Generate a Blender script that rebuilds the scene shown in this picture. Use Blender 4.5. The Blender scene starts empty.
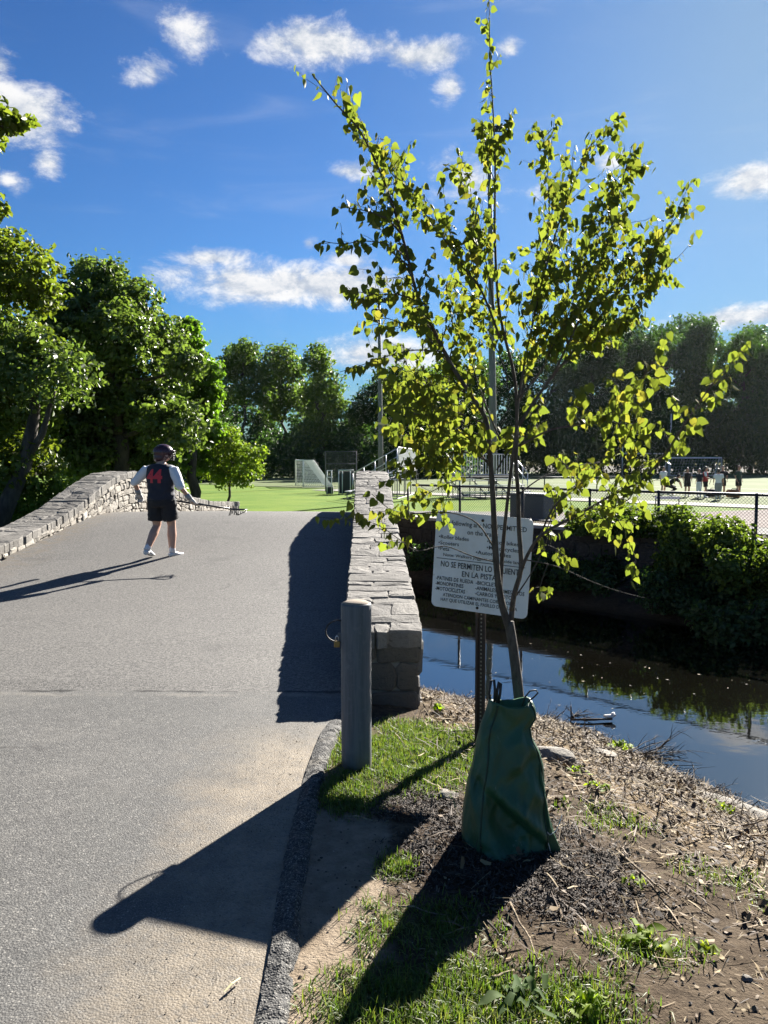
import bpy, bmesh, math, random
import numpy as np
from mathutils import Vector, Matrix, noise as mnoise
from mathutils.bvhtree import BVHTree

S = bpy.context.scene
COL = S.collection
R = math.radians
rng = random.Random(7)

# ------------------------------------------------------------------ camera
EYE = Vector((0.0, 0.0, 1.65))
PITCH = R(3.65)
F = 769.0
cd = bpy.data.cameras.new('camera')
cam = bpy.data.objects.new('camera', cd)
COL.objects.link(cam)
cam.location = EYE
cam.rotation_euler = (R(90) - PITCH, 0, 0)
cd.sensor_fit = 'VERTICAL'
cd.sensor_height = 36.0
cd.lens = F / 1024 * 36
cd.clip_start = 0.05
cd.clip_end = 3000
S.camera = cam

S.view_settings.view_transform = 'Standard'
S.view_settings.look = 'None'
S.view_settings.gamma = 1
S.view_settings.use_curve_mapping = False
S.view_settings.exposure = 2.30
S.cycles.max_bounces = 8
S.cycles.transparent_max_bounces = 8
S.cycles.caustics_reflective = False
S.cycles.caustics_refractive = False

SUN_EL, SUN_AZ = R(27.3), R(28.7)
SUNDIR = Vector((math.sin(SUN_AZ) * math.cos(SUN_EL), math.cos(SUN_AZ) * math.cos(SUN_EL), math.sin(SUN_EL)))


def ray(px, py):
    a, b = (px - 384) / F, (512 - py) / F
    fw = Vector((0, math.cos(PITCH), -math.sin(PITCH)))
    up = Vector((0, math.sin(PITCH), math.cos(PITCH)))
    return fw + Vector((1, 0, 0)) * a + up * b


def at(px, py, Y):
    d = ray(px, py)
    return EYE + d * (Y / d.y)


def gnd(px, py, z=0.0):
    d = ray(px, py)
    return EYE + d * ((z - EYE.z) / d.z)


HAZE = .00003  # density of the haze volume added for the glare veil
S.cycles.volume_bounces = 0

# ------------------------------------------------------------------ node helper
class N:
    def __init__(self, tree):
        self.t = tree
        self.n = tree.nodes
        self.l = tree.links

    def new(self, typ, **kw):
        n = self.n.new(typ)
        for k, v in kw.items():
            setattr(n, k, v)
        return n

    def put(self, sock, v):
        if isinstance(v, bpy.types.NodeSocket):
            self.l.new(v, sock)
        elif v is not None:
            if sock.type == 'RGBA' and len(v) == 3:
                v = (*v, 1)
            sock.default_value = v

    def math(self, op, a, b=None, c=None, clamp=False):
        n = self.new('ShaderNodeMath', operation=op, use_clamp=clamp)
        self.put(n.inputs[0], a)
        if b is not None: self.put(n.inputs[1], b)
        if c is not None: self.put(n.inputs[2], c)
        return n.outputs[0]

    def vmath(self, op, a, b=None):
        n = self.new('ShaderNodeVectorMath', operation=op)
        self.put(n.inputs[0], a)
        if b is not None: self.put(n.inputs[1], b)
        return n.outputs['Value'] if op in ('DOT_PRODUCT', 'LENGTH', 'DISTANCE') else n.outputs[0]

    def mix(self, fac, a, b, blend='MIX'):
        n = self.new('ShaderNodeMix', data_type='RGBA', blend_type=blend)
        self.put(n.inputs[0], fac)
        self.put(n.inputs[6], a)
        self.put(n.inputs[7], b)
        return n.outputs[2]

    def noise(self, vec, scale, detail=4, rough=0.55, out='Fac', dist=0.0):
        n = self.new('ShaderNodeTexNoise')
        self.put(n.inputs['Vector'], vec)
        n.inputs['Scale'].default_value = scale
        n.inputs['Detail'].default_value = detail
        n.inputs['Roughness'].default_value = rough
        n.inputs['Distortion'].default_value = dist
        return n.outputs[out]

    def voronoi(self, vec, scale, out='Color', feature='F1', rand=1.0):
        n = self.new('ShaderNodeTexVoronoi', feature=feature)
        self.put(n.inputs['Vector'], vec)
        n.inputs['Scale'].default_value = scale
        n.inputs['Randomness'].default_value = rand
        return n.outputs[out]

    def ramp(self, fac, stops, interp='LINEAR'):
        n = self.new('ShaderNodeValToRGB')
        n.color_ramp.interpolation = interp
        while len(n.color_ramp.elements) < len(stops):
            n.color_ramp.elements.new(0.5)
        for e, (p, c) in zip(n.color_ramp.elements, stops):
            e.position = p
            e.color = (*c, 1) if len(c) == 3 else c
        self.put(n.inputs[0], fac)
        return n.outputs[0]

    def smooth(self, v, lo, hi, a=0.0, b=1.0):
        n = self.new('ShaderNodeMapRange', interpolation_type='SMOOTHSTEP')
        self.put(n.inputs[0], v)
        n.inputs[1].default_value = lo
        n.inputs[2].default_value = hi
        n.inputs[3].default_value = a
        n.inputs[4].default_value = b
        return n.outputs[0]

    def attr(self, name):
        return self.new('ShaderNodeAttribute', attribute_name=name).outputs['Fac']

    def pos(self):
        return self.new('ShaderNodeNewGeometry').outputs['Position']

    def obj(self):
        return self.new('ShaderNodeTexCoord').outputs['Object']

    def island(self):
        return self.new('ShaderNodeNewGeometry').outputs['Random Per Island']

    def bump(self, h, strength=0.3, dist=0.01):
        n = self.new('ShaderNodeBump')
        n.inputs['Strength'].default_value = strength
        n.inputs['Distance'].default_value = dist
        self.put(n.inputs['Height'], h)
        return n.outputs[0]


def material(name, fn):
    m = bpy.data.materials.new(name)
    m.use_nodes = True
    t = N(m.node_tree)
    b = m.node_tree.nodes['Principled BSDF']
    fn(t, b)
    return m


def simple(name, col, rough=0.6, metal=0.0, var=0.15, scale=12.0, bump=0.0, spec=0.5):
    def fn(t, b):
        p = t.obj()
        n = t.noise(p, scale, 5)
        c = t.mix(n, tuple(x * (1 - var) for x in col), tuple(min(1, x * (1 + var)) for x in col))
        t.put(b.inputs['Base Color'], c)
        t.put(b.inputs['Roughness'], t.smooth(n, 0.2, 0.8, max(0.02, rough - 0.08), min(1, rough + 0.08)))
        b.inputs['Metallic'].default_value = metal
        b.inputs['Specular IOR Level'].default_value = spec
        if bump:
            t.put(b.inputs['Normal'], t.bump(t.noise(p, scale * 6, 4), bump, 0.004))
    return material(name, fn)


# ------------------------------------------------------------------ world
w = bpy.data.worlds.new('World')
S.world = w
w.use_nodes = True
wt = N(w.node_tree)
for n in list(wt.n): wt.n.remove(n)
sky = wt.new('ShaderNodeTexSky', sky_type='NISHITA')
sky.sun_disc = False
sky.sun_elevation = SUN_EL
sky.sun_rotation = SUN_AZ
sky.altitude = 100
sky.air_density = 1.0
sky.dust_density = 0.35
sky.ozone_density = 2.2
# the phone's tone curve for a deep blue sky: the whole sky texture goes through one curve per channel
sk = wt.new('ShaderNodeSeparateColor')
wt.put(sk.inputs[0], sky.outputs[0])
pw = [wt.math('POWER', sk.outputs[i], 1.5) for i in range(3)]
den = wt.math('ADD', 1.0, wt.math('MULTIPLY', pw[0], .07))
cmb = wt.new('ShaderNodeCombineColor')
for i, k in enumerate((.128, .195, .246)):
    wt.put(cmb.inputs[i], wt.math('DIVIDE', wt.math('MULTIPLY', pw[i], k), den))
skycol = cmb.outputs[0]
dirv = wt.new('ShaderNodeTexCoord').outputs['Generated']

# clouds: centre direction (given as pixel bearings), half width, half height in the same measure
CLOUDS = [
    (322, 44, 92, 26, 1.0), (415, 56, 60, 20, .95), (450, 90, 22, 22, .85), (195, 30, 46, 34, .74),
    (150, 72, 34, 24, .8), (15, 118, 75, 42, 1.1), (50, 163, 24, 20, .85), (0, 66, 24, 20, .7), (8, 180, 22, 12, .7),
    (290, 285, 165, 27, 1.05), (215, 258, 50, 14, .75), (350, 172, 26, 12, .75), (470, 180, 55, 32, .95),
    (385, 356, 85, 24, 1.05), (612, 162, 24, 13, .8), (755, 178, 50, 24, 1.05), (735, 318, 80, 18, 1.05),
    (860, 330, 120, 40, 1.0), (310, 243, 12, 8, .7), (560, 190, 30, 10, .5), (345, 260, 30, 10, .6),
    (510, 48, 16, 12, .7), (-120, 250, 120, 40, 1.), (-200, 60, 120, 60, 1.), (900, 60, 60, 30, .8),
    (1050, 250, 180, 45, 1.), (-420, 330, 200, 40, 1.), (640, -330, 260, 60, 1.), (150, -260, 170, 60, 1.),
]
field = None
for (px, py, a, b, k) in CLOUDS:
    c = ray(px, py).normalized()
    rt = c.cross(Vector((0, 0, 1))).normalized()
    up = rt.cross(c).normalized()
    dd = ray(px, py).length
    a2, b2 = a / F / dd, b / F / dd
    u = wt.vmath('DOT_PRODUCT', dirv, tuple(rt / a2))
    v = wt.vmath('DOT_PRODUCT', dirv, tuple(up / b2))
    f = wt.vmath('DOT_PRODUCT', dirv, tuple(c))
    comb = wt.new('ShaderNodeCombineXYZ')
    wt.put(comb.inputs[0], u)
    wt.put(comb.inputs[1], v)
    # behind the viewer the ellipse must not repeat
    wt.put(comb.inputs[2], wt.math('MULTIPLY', wt.math('LESS_THAN', f, 0.0), 9.0))
    r = wt.vmath('LENGTH', comb.outputs[0])
    m = wt.math('MULTIPLY', wt.math('SUBTRACT', 1.0, r), k)
    field = m if field is None else wt.math('MAXIMUM', field, m)
stretch = wt.vmath('MULTIPLY', dirv, (1.0, 1.0, 1.7))
n1 = wt.noise(stretch, 13.0, 10, 0.68, dist=0.25)
n1b = wt.noise(wt.vmath('ADD', stretch, tuple(Vector(SUNDIR) * 0.012 + Vector((0, 0, .012)))), 13.0, 10, 0.68, dist=0.25)
nh = wt.noise(stretch, 4.0, 3, 0.5)
def cl(nn):
    return wt.math('ADD', wt.math('ADD', field, -0.02), wt.math('MULTIPLY', wt.math('SUBTRACT', nn, 0.5), 2.3))
dens = wt.smooth(cl(n1), 0.02, 0.80)
shade = wt.math('SUBTRACT', cl(n1), cl(n1b))
lum = wt.smooth(shade, -0.30, 0.28)
core = wt.smooth(cl(n1), 0.5, 1.3)
ccol = wt.mix(lum, (0.50, 0.56, 0.66), (1.0, 0.99, 0.97))
ccol = wt.mix(wt.math('MULTIPLY', core, 0.45), ccol, (0.55, 0.60, 0.68))
CLOUD_GAIN = 4.3
ccol = wt.mix(1.0, ccol, (CLOUD_GAIN,) * 3, 'MULTIPLY')
# thin high cirrus veil
cir = wt.noise(wt.vmath('MULTIPLY', dirv, (1.2, 1.0, 6.0)), 3.0, 6, 0.6, dist=0.8)
cirm = wt.smooth(cir, 0.52, 0.85, 0.0, 0.16)
c1 = wt.mix(cirm, skycol, (CLOUD_GAIN * .9,) * 3)
c2 = wt.mix(wt.math('MULTIPLY', dens, 0.97), c1, ccol)
bg = wt.new('ShaderNodeBackground')
wt.put(bg.inputs[0], c2)
bg.inputs[1].default_value = 0.05
wo = wt.new('ShaderNodeOutputWorld')
wt.l.new(bg.outputs[0], wo.inputs[0])
w.cycles.sampling_method = 'MANUAL'
w.cycles.sample_map_resolution = 512

# ------------------------------------------------------------------ sun
sd = bpy.data.lights.new('sun', 'SUN')
sd.energy = 4.5
sd.angle = R(0.53)
sd.color = (1.0, 0.945, 0.86)
sun = bpy.data.objects.new('sun', sd)
COL.objects.link(sun)
sun.rotation_euler = (-SUNDIR).to_track_quat('-Z', 'Y').to_euler()
sun.location = (10, 17, 12)

# ------------------------------------------------------------------ object helpers


def link(o, parent=None):
    COL.objects.link(o)
    if parent is not None:
        o.parent = parent
    return o


def obj(name, bm, mat, parent=None, smooth=False, loc=None):
    me = bpy.data.meshes.new(name)
    if isinstance(bm, bmesh.types.BMesh):
        bm.to_mesh(me)
        bm.free()
    else:
        me = bm
    if smooth:
        me.polygons.foreach_set('use_smooth', [True] * len(me.polygons))
    if mat is not None:
        if len(me.materials) == 0:
            me.materials.append(mat)
        else:
            me.materials[0] = mat
    o = bpy.data.objects.new(name, me)
    link(o, parent)
    if loc is not None: o.location = loc
    return o


def empty(name, loc, rz=0.0):
    o = bpy.data.objects.new(name, None)
    o.empty_display_size = 0.2
    o.location = loc
    o.rotation_euler = (0, 0, rz)
    return link(o)


def tag(o, label=None, cat=None, group=None, kind=None):
    if label: o['label'] = label
    if cat: o['category'] = cat
    if group: o['group'] = group
    if kind: o['kind'] = kind
    return o


def kids(o):
    return list(o.children)


def copy_thing(root):
    r = root.copy()
    COL.objects.link(r)
    for ch in kids(root):
        c = ch.copy()
        COL.objects.link(c)
        c.parent = r
        for g in kids(ch):
            d = g.copy()
            COL.objects.link(d)
            d.parent = c
    return r


def box(bm, c, s, rot=None, bevel=0.0):
    """box centred at c with full sizes s; optional rotation matrix"""
    x, y, z = s[0] / 2, s[1] / 2, s[2] / 2
    vs = [Vector((i, j, k)) for i in (-x, x) for j in (-y, y) for k in (-z, z)]
    if rot is not None: vs = [rot @ v for v in vs]
    vs = [bm.verts.new(v + Vector(c)) for v in vs]
    fs = [(0, 1, 3, 2), (4, 6, 7, 5), (0, 4, 5, 1), (2, 3, 7, 6), (0, 2, 6, 4), (1, 5, 7, 3)]
    faces = [bm.faces.new([vs[i] for i in f]) for f in fs]
    if bevel:
        es = list({e for f in faces for e in f.edges})
        bmesh.ops.bevel(bm, geom=es, offset=bevel, segments=2, affect='EDGES', profile=0.5)
    return faces


def frame_of(t, ref=None):
    t = t.normalized()
    if ref is None:
        ref = Vector((0, 0, 1)) if abs(t.z) < 0.9 else Vector((1, 0, 0))
    a = ref.cross(t)
    if a.length < 1e-5:
        a = Vector((0, 1, 0)).cross(t)
    a.normalize()
    return a, t.cross(a).normalized()


def tube(bm, pts, rad, n=8, cap=True, closed=False):
    """round tube through points; rad is a number or a list"""
    pts = [Vector(p) for p in pts]
    if not hasattr(rad, '__len__'): rad = [rad] * len(pts)
    rings = []
    a = None
    m = len(pts)
    for i, p in enumerate(pts):
        if closed:
            t = pts[(i + 1) % m] - pts[i - 1]
        else:
            t = pts[min(i + 1, m - 1)] - pts[max(i - 1, 0)]
        if t.length < 1e-7: t = Vector((0, 0, 1))
        t.normalize()
        if a is None:
            a, b = frame_of(t)
        else:
            a = (a - t * a.dot(t))
            if a.length < 1e-5: a, _ = frame_of(t)
            a.normalize()
            b = t.cross(a).normalized()
        rings.append([bm.verts.new(p + (a * math.cos(2 * math.pi * k / n) + b * math.sin(2 * math.pi * k / n)) * rad[i]) for k in range(n)])
    for i in range(m if closed else m - 1):
        r0, r1 = rings[i], rings[(i + 1) % m]
        for k in range(n):
            bm.faces.new((r0[k], r0[(k + 1) % n], r1[(k + 1) % n], r1[k]))
    if cap and not closed:
        bm.faces.new(list(reversed(rings[0])))
        bm.faces.new(rings[-1])
    return rings


def loft(bm, rings, n=14, cap=True):
    """rings: (centre, right vector * rx, forward vector * ry)"""
    vs = []
    for c, rx, ry in rings:
        c, rx, ry = Vector(c), Vector(rx), Vector(ry)
        vs.append([bm.verts.new(c + rx * math.cos(2 * math.pi * k / n) + ry * math.sin(2 * math.pi * k / n)) for k in range(n)])
    for i in range(len(vs) - 1):
        for k in range(n):
            bm.faces.new((vs[i][k], vs[i][(k + 1) % n], vs[i + 1][(k + 1) % n], vs[i + 1][k]))
    if cap:
        bm.faces.new(list(reversed(vs[0])))
        bm.faces.new(vs[-1])
    return vs


def ellipsoid(bm, c, rx, ry, rz, u=12, v=8, rot=None):
    m = Matrix.Translation(Vector(c)) @ (rot.to_4x4() if rot else Matrix.Identity(4)) @ Matrix.Diagonal((rx, ry, rz, 1))
    bmesh.ops.create_uvsphere(bm, u_segments=u, v_segments=v, radius=1.0, matrix=m)


def remeshed(bm, voxel, smooth=4):
    bmesh.ops.recalc_face_normals(bm, faces=bm.faces)
    me = bpy.data.meshes.new('shape')
    bm.to_mesh(me)
    bm.free()
    o = bpy.data.objects.new('shape', me)
    COL.objects.link(o)
    m = o.modifiers.new('r', 'REMESH')
    m.mode = 'VOXEL'
    m.voxel_size = voxel
    if smooth:
        s = o.modifiers.new('s', 'SMOOTH')
        s.iterations = smooth
        s.factor = 0.5
    dg = bpy.context.evaluated_depsgraph_get()
    out = bpy.data.meshes.new_from_object(o.evaluated_get(dg))
    bpy.data.objects.remove(o)
    bpy.data.meshes.remove(me)
    out.polygons.foreach_set('use_smooth', [True] * len(out.polygons))
    return out


def smoothstep(a, b, x):
    t = np.clip((x - a) / (b - a), 0, 1)
    return t * t * (3 - 2 * t)


def fbm(x, y, s=1.0, o=3):
    v, a = 0.0, 1.0
    for i in range(o):
        v += a * mnoise.noise(Vector((x * s, y * s, 3.7 + i)))
        s *= 2.1
        a *= 0.5
    return v

# ------------------------------------------------------------------ terrain
WATER = -0.80
NEAR = [(16, -14), (9, -3), (5.2, 2.2), (3.05, 4.65), (2.48, 5.75), (1.9, 6.95), (1.05, 7.7), (0.25, 8.1), (-1, 8.8), (-6, 9.3), (-14, 9.5), (-60, 18)]
FAR = [(24, -6), (12, 5.7), (5.87, 12.0), (0.54, 17.5), (-6, 18.6), (-14, 19), (-60, 28)]


def sdist(poly, x, y):
    """signed distance to a polyline; positive on the left of its direction"""
    best = np.full(np.shape(x), 1e9)
    sg = np.ones(np.shape(x))
    for (ax, ay), (bx, by) in zip(poly[:-1], poly[1:]):
        dx, dy = bx - ax, by - ay
        L2 = dx * dx + dy * dy
        t = np.clip(((x - ax) * dx + (y - ay) * dy) / L2, 0, 1)
        d = np.hypot(x - ax - t * dx, y - ay - t * dy)
        s = np.sign(dx * (y - ay) - dy * (x - ax))
        m = d < best - 1e-9
        best = np.where(m, d, best)
        sg = np.where(m, s, sg)
    return best * sg


ROADP = [(-50, 0), (5.5, 0), (8, .06), (9.5, .14), (11, .27), (12, .39), (13, .53), (14, .66), (14.7, .70), (15.5, .66), (16.5, .57), (19, .40), (22, .22), (25, .02), (27, -.08), (60, -.08)]


def road_z(y):
    xs, zs = zip(*ROADP)
    y = np.asarray(y, float)
    k = [0.25, 0.5, 0.25]
    return sum(a * np.interp(y + o, xs, zs) for a, o in zip(k, (-.5, 0, .5)))


def wall_x(y):
    return -0.27 - 0.0247 * (np.asarray(y, float) - 5.4)


def berm_x(y):
    return np.interp(y, [-5, 1.0, 2.2, 3.2, 4.0, 4.6, 5.0, 5.3], [-.37, -.365, -.36, -.40, -.40, -.37, -.30, -.2])


BAGP = gnd(510, 848, -0.02)


def ground_z(x, y):
    x, y = np.asarray(x, float), np.asarray(y, float)
    dn = -sdist(NEAR, x, y)
    dn = np.where(True, dn, dn)
    df = sdist(FAR, x, y)
    return x, y, dn, df


def H(x, y):
    x, y = np.asarray(x, float), np.asarray(y, float)
    dn = sdist(NEAR, x, y)          # > 0 on the near land
    df = -sdist(FAR, x, y)          # > 0 on the far land
    zn = np.interp(dn, [-1.6, 0, .25, .9, 1.9, 3.2, 4.3], [-1.7, -.84, -.74, -.50, -.17, -.01, 0])
    right = smoothstep(-1.5, 0.3, x)
    zf_r = np.interp(df, [-2.4, -1.4, -.3, -.02, .02, .3, 13], [-1.7, -.83, -.5, -.45, .38, .40, -.1])
    zf_l = np.interp(df, [-2.4, -.5, 2.5, 6], [-1.7, -.83, -.2, -.1])
    zf = zf_r * right + zf_l * (1 - right)
    z = np.where(dn > df, zn, zf)
    z = np.where(np.maximum(dn, df) < -1.6, -1.7, z)
    # road bed stays just under the road sheet
    rx0, rx1 = -6.3, np.where(y < 5.4, berm_x(y), wall_x(y))
    inroad = (x > rx0) & (x < rx1) & (y < 8.5)
    z = np.where(inroad, np.minimum(z, -0.035), z)
    inr2 = (x > rx0) & (x < rx1) & (y > 16.5) & (y < 27)
    z = np.where(inr2, np.minimum(z, road_z(y) - .06), z)
    # mulch mound round the sapling
    d2 = (x - BAGP.x) ** 2 + (y - BAGP.y - .05) ** 2
    z = z + np.where(y < 8, 0.05 * np.exp(-d2 / .16), 0)
    return z


LUMP = np.vectorize(lambda x, y: mnoise.noise(Vector((x * 3.1, y * 3.1, 1.0))) * .4 + mnoise.noise(Vector((x * 9, y * 9, 4.0))) * .3 + mnoise.noise(Vector((x * 21, y * 21, 6.0))) * .2)


def HL(x, y):
    """ground height with small lumps near the viewer"""
    x, y = np.asarray(x, float), np.asarray(y, float)
    z = H(x, y)
    rx1 = np.where(y < 5.4, berm_x(y), wall_x(y))
    amp = 0.034 * smoothstep(0.0, .3, x - rx1) * (1 - smoothstep(8, 14, np.hypot(x, y)))
    return z + np.where(amp > 1e-5, LUMP(x, y) * amp, 0)


def axis(segs):
    out = []
    for a, b, st in segs:
        n = max(1, int(round((b - a) / st)))
        out += [a + (b - a) * i / n for i in range(n)]
    out.append(segs[-1][1])
    return np.array(out)


gx = axis([(-450, -120, 55), (-120, -40, 16), (-40, -10, 2.5), (-10, -7, .6), (-7, -1.2, .5), (-1.2, 3.8, .05), (3.8, 7, .15), (7, 14, .4), (14, 50, 2.4), (50, 150, 12), (150, 450, 60)])
gy = axis([(-60, -10, 10), (-10, 1.0, 1.0), (1.0, 9.2, .06), (9.2, 20, .25), (20, 40, 1.0), (40, 140, 5), (140, 500, 45)])
GX, GY = np.meshgrid(gx, gy)
GZ = HL(GX, GY)


def blob(x, y, cx, cy, rx, ry, ang=0.0):
    c, s = math.cos(ang), math.sin(ang)
    u, v = ((x - cx) * c + (y - cy) * s) / rx, (-(x - cx) * s + (y - cy) * c) / ry
    return np.clip(1.25 - np.hypot(u, v), 0, 1)


def px_blob(x, y, px, py, rx, ry, z=0.0):
    p = gnd(px, py, z)
    return blob(x, y, p.x, p.y, rx, ry)


def zone_grass(x, y):
    g = px_blob(x, y, 395, 745, .48, .62)
    g = np.maximum(g, px_blob(x, y, 440, 725, .5, .45))
    g = np.maximum(g, .9 * px_blob(x, y, 350, 790, .22, .3))
    g = np.maximum(g, .8 * px_blob(x, y, 395, 865, .09, .12))
    g = np.maximum(g, .62 * px_blob(x, y, 430, 925, .3, .2))
    g = np.maximum(g, .95 * px_blob(x, y, 440, 1000, .42, .24))
    g = np.maximum(g, .8 * px_blob(x, y, 350, 1010, .12, .12))
    g = np.maximum(g, .62 * px_blob(x, y, 560, 1000, .3, .22))
    g = np.maximum(g, .45 * px_blob(x, y, 640, 940, .24, .16))
    g = np.maximum(g, .27 * px_blob(x, y, 610, 790, .3, .3))
    g = np.maximum(g, .24 * px_blob(x, y, 730, 850, .3, .3))
    g = np.maximum(g, .40 * px_blob(x, y, 380, 905, .1, .08))
    g = np.maximum(g, .35 * blob(x, y, 1.2, 1.2, 1.6, .9))
    return g


def zone_mulch(x, y):
    m = px_blob(x, y, 520, 850, .52, .50)
    m = np.maximum(m, .95 * px_blob(x, y, 420, 800, .26, .30))
    m = np.maximum(m, .75 * px_blob(x, y, 590, 880, .2, .18))
    return m


def zone_litter(x, y):
    dn = sdist(NEAR, x, y)
    l = np.interp(dn, [-.2, .0, 1.0, 1.8, 2.7], [0, 1, .9, .4, .08])
    l = np.maximum(l, .9 * px_blob(x, y, 460, 700, .35, .35))
    return np.where((x > -.2) & (y < 9.5), l, 0)


def zone_sand(x, y):
    return np.where((x > -.6) & (x < .35), smoothstep(.16, -.08, x) * (1 - zone_grass(x, y)), 0) * np.where(y < 4.3, 1, 0)


def zone_field(x, y):
    df = -sdist(FAR, x, y)
    left = smoothstep(0.3, -.6, x)
    return np.where(df > 0, np.maximum(smoothstep(1.5, 4, df) * 1.0, 0), 0)


bm = bmesh.new()
vs = [[bm.verts.new((gx[i], gy[j], GZ[j, i])) for i in range(len(gx))] for j in range(len(gy))]
for j in range(len(gy) - 1):
    for i in range(len(gx) - 1):
        bm.faces.new((vs[j][i], vs[j][i + 1], vs[j + 1][i + 1], vs[j + 1][i]))


def ground_mat(t, b):
    p = t.pos()
    big = t.noise(p, 2.2, 4)
    mid = t.noise(p, 14, 5, .6)
    fine = t.noise(p, 90, 4, .65)
    wob = t.math('MULTIPLY', t.math('SUBTRACT', t.noise(p, 9, 5, .65), .5), 1.0)
    soil = t.mix(t.smooth(mid, .3, .7), (.044, .032, .022), (.098, .074, .051))
    soil = t.mix(t.smooth(big, .35, .65), soil, t.mix(.5, soil, (.115, .09, .064)))
    soil = t.mix(t.smooth(t.noise(p, 32, 5, .75), .5, .66, 0, .7), soil, (.035, .026, .019))
    soil = t.mix(t.smooth(t.noise(p, 55, 4, .75), .6, .72, 0, .6), soil, (.20, .165, .12))
    soil = t.mix(t.math('MULTIPLY', t.smooth(fine, .5, .75), .55), soil, (.03, .023, .017))
    sand = t.mix(t.smooth(mid, .3, .75), (.185, .145, .104), (.27, .22, .165))
    sand = t.mix(t.math('MULTIPLY', t.smooth(fine, .56, .72), .5), sand, (.10, .078, .055))
    def mask(name, lo=.25, hi=.6):
        return t.smooth(t.math('ADD', t.attr(name), wob), lo, hi)
    c = t.mix(mask('sand', .3, .75), soil, sand)
    mul = t.mix(t.smooth(fine, .35, .65), (.016, .011, .008), (.056, .039, .027))
    c = t.mix(mask('mulch', .2, .42), c, mul)
    lit = t.mix(t.smooth(t.noise(p, 60, 4, .7), .4, .62), (.06, .042, .028), (.30, .225, .13))
    c = t.mix(t.math('MULTIPLY', mask('litter', .3, .6), .85), c, lit)
    gr = t.mix(t.smooth(fine, .35, .7), (.035, .05, .012), (.11, .13, .035))
    c = t.mix(t.math('MULTIPLY', mask('grass', .3, .75), .8), c, gr)
    lawn = t.mix(t.smooth(t.noise(p, .35, 5, .6), .35, .65), (.085, .150, .020), (.125, .185, .028))
    lawn = t.mix(t.math('MULTIPLY', t.smooth(t.noise(p, 3.0, 4, .7), .5, .75), .4), lawn, (.15, .18, .05))
    c = t.mix(mask('lawn', .4, .6), c, lawn)
    c = t.mix(mask('wood', .4, .6), c, t.mix(mid, (.02, .02, .01), (.04, .035, .018)))
    mud = (.022, .018, .012)
    z = t.new('ShaderNodeSeparateXYZ')
    t.put(z.inputs[0], p)
    c = t.mix(t.smooth(z.outputs[2], -.72, -.82), c, mud)
    t.put(b.inputs['Base Color'], c)
    b.inputs['Roughness'].default_value = .95
    b.inputs['Specular IOR Level'].default_value = .05
    h = t.math('ADD', t.math('MULTIPLY', mid, 1.5), fine)
    t.put(b.inputs['Normal'], t.bump(h, .8, .012))


ground = obj('ground', bm, material('ground soil', ground_mat), smooth=True)
tag(ground, kind='structure')
fx, fy = GX.ravel(), GY.ravel()
near_side = sdist(NEAR, fx, fy) > -.5
for nm, z in (('grass', zone_grass), ('mulch', zone_mulch), ('litter', zone_litter), ('sand', zone_sand), ('lawn', zone_field), ('wood', lambda x, y: smoothstep(104, 112, y))):
    a = ground.data.attributes.new(nm, 'FLOAT', 'POINT')
    val = z(fx, fy).astype(np.float32)
    if nm == 'wood':
        pass
    elif nm != 'lawn':
        val = np.where(near_side, val, 0).astype(np.float32)
    else:
        val = np.maximum(val, smoothstep(14, 22, np.hypot(fx, fy))).astype(np.float32)
    a.data.foreach_set('value', val)


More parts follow.
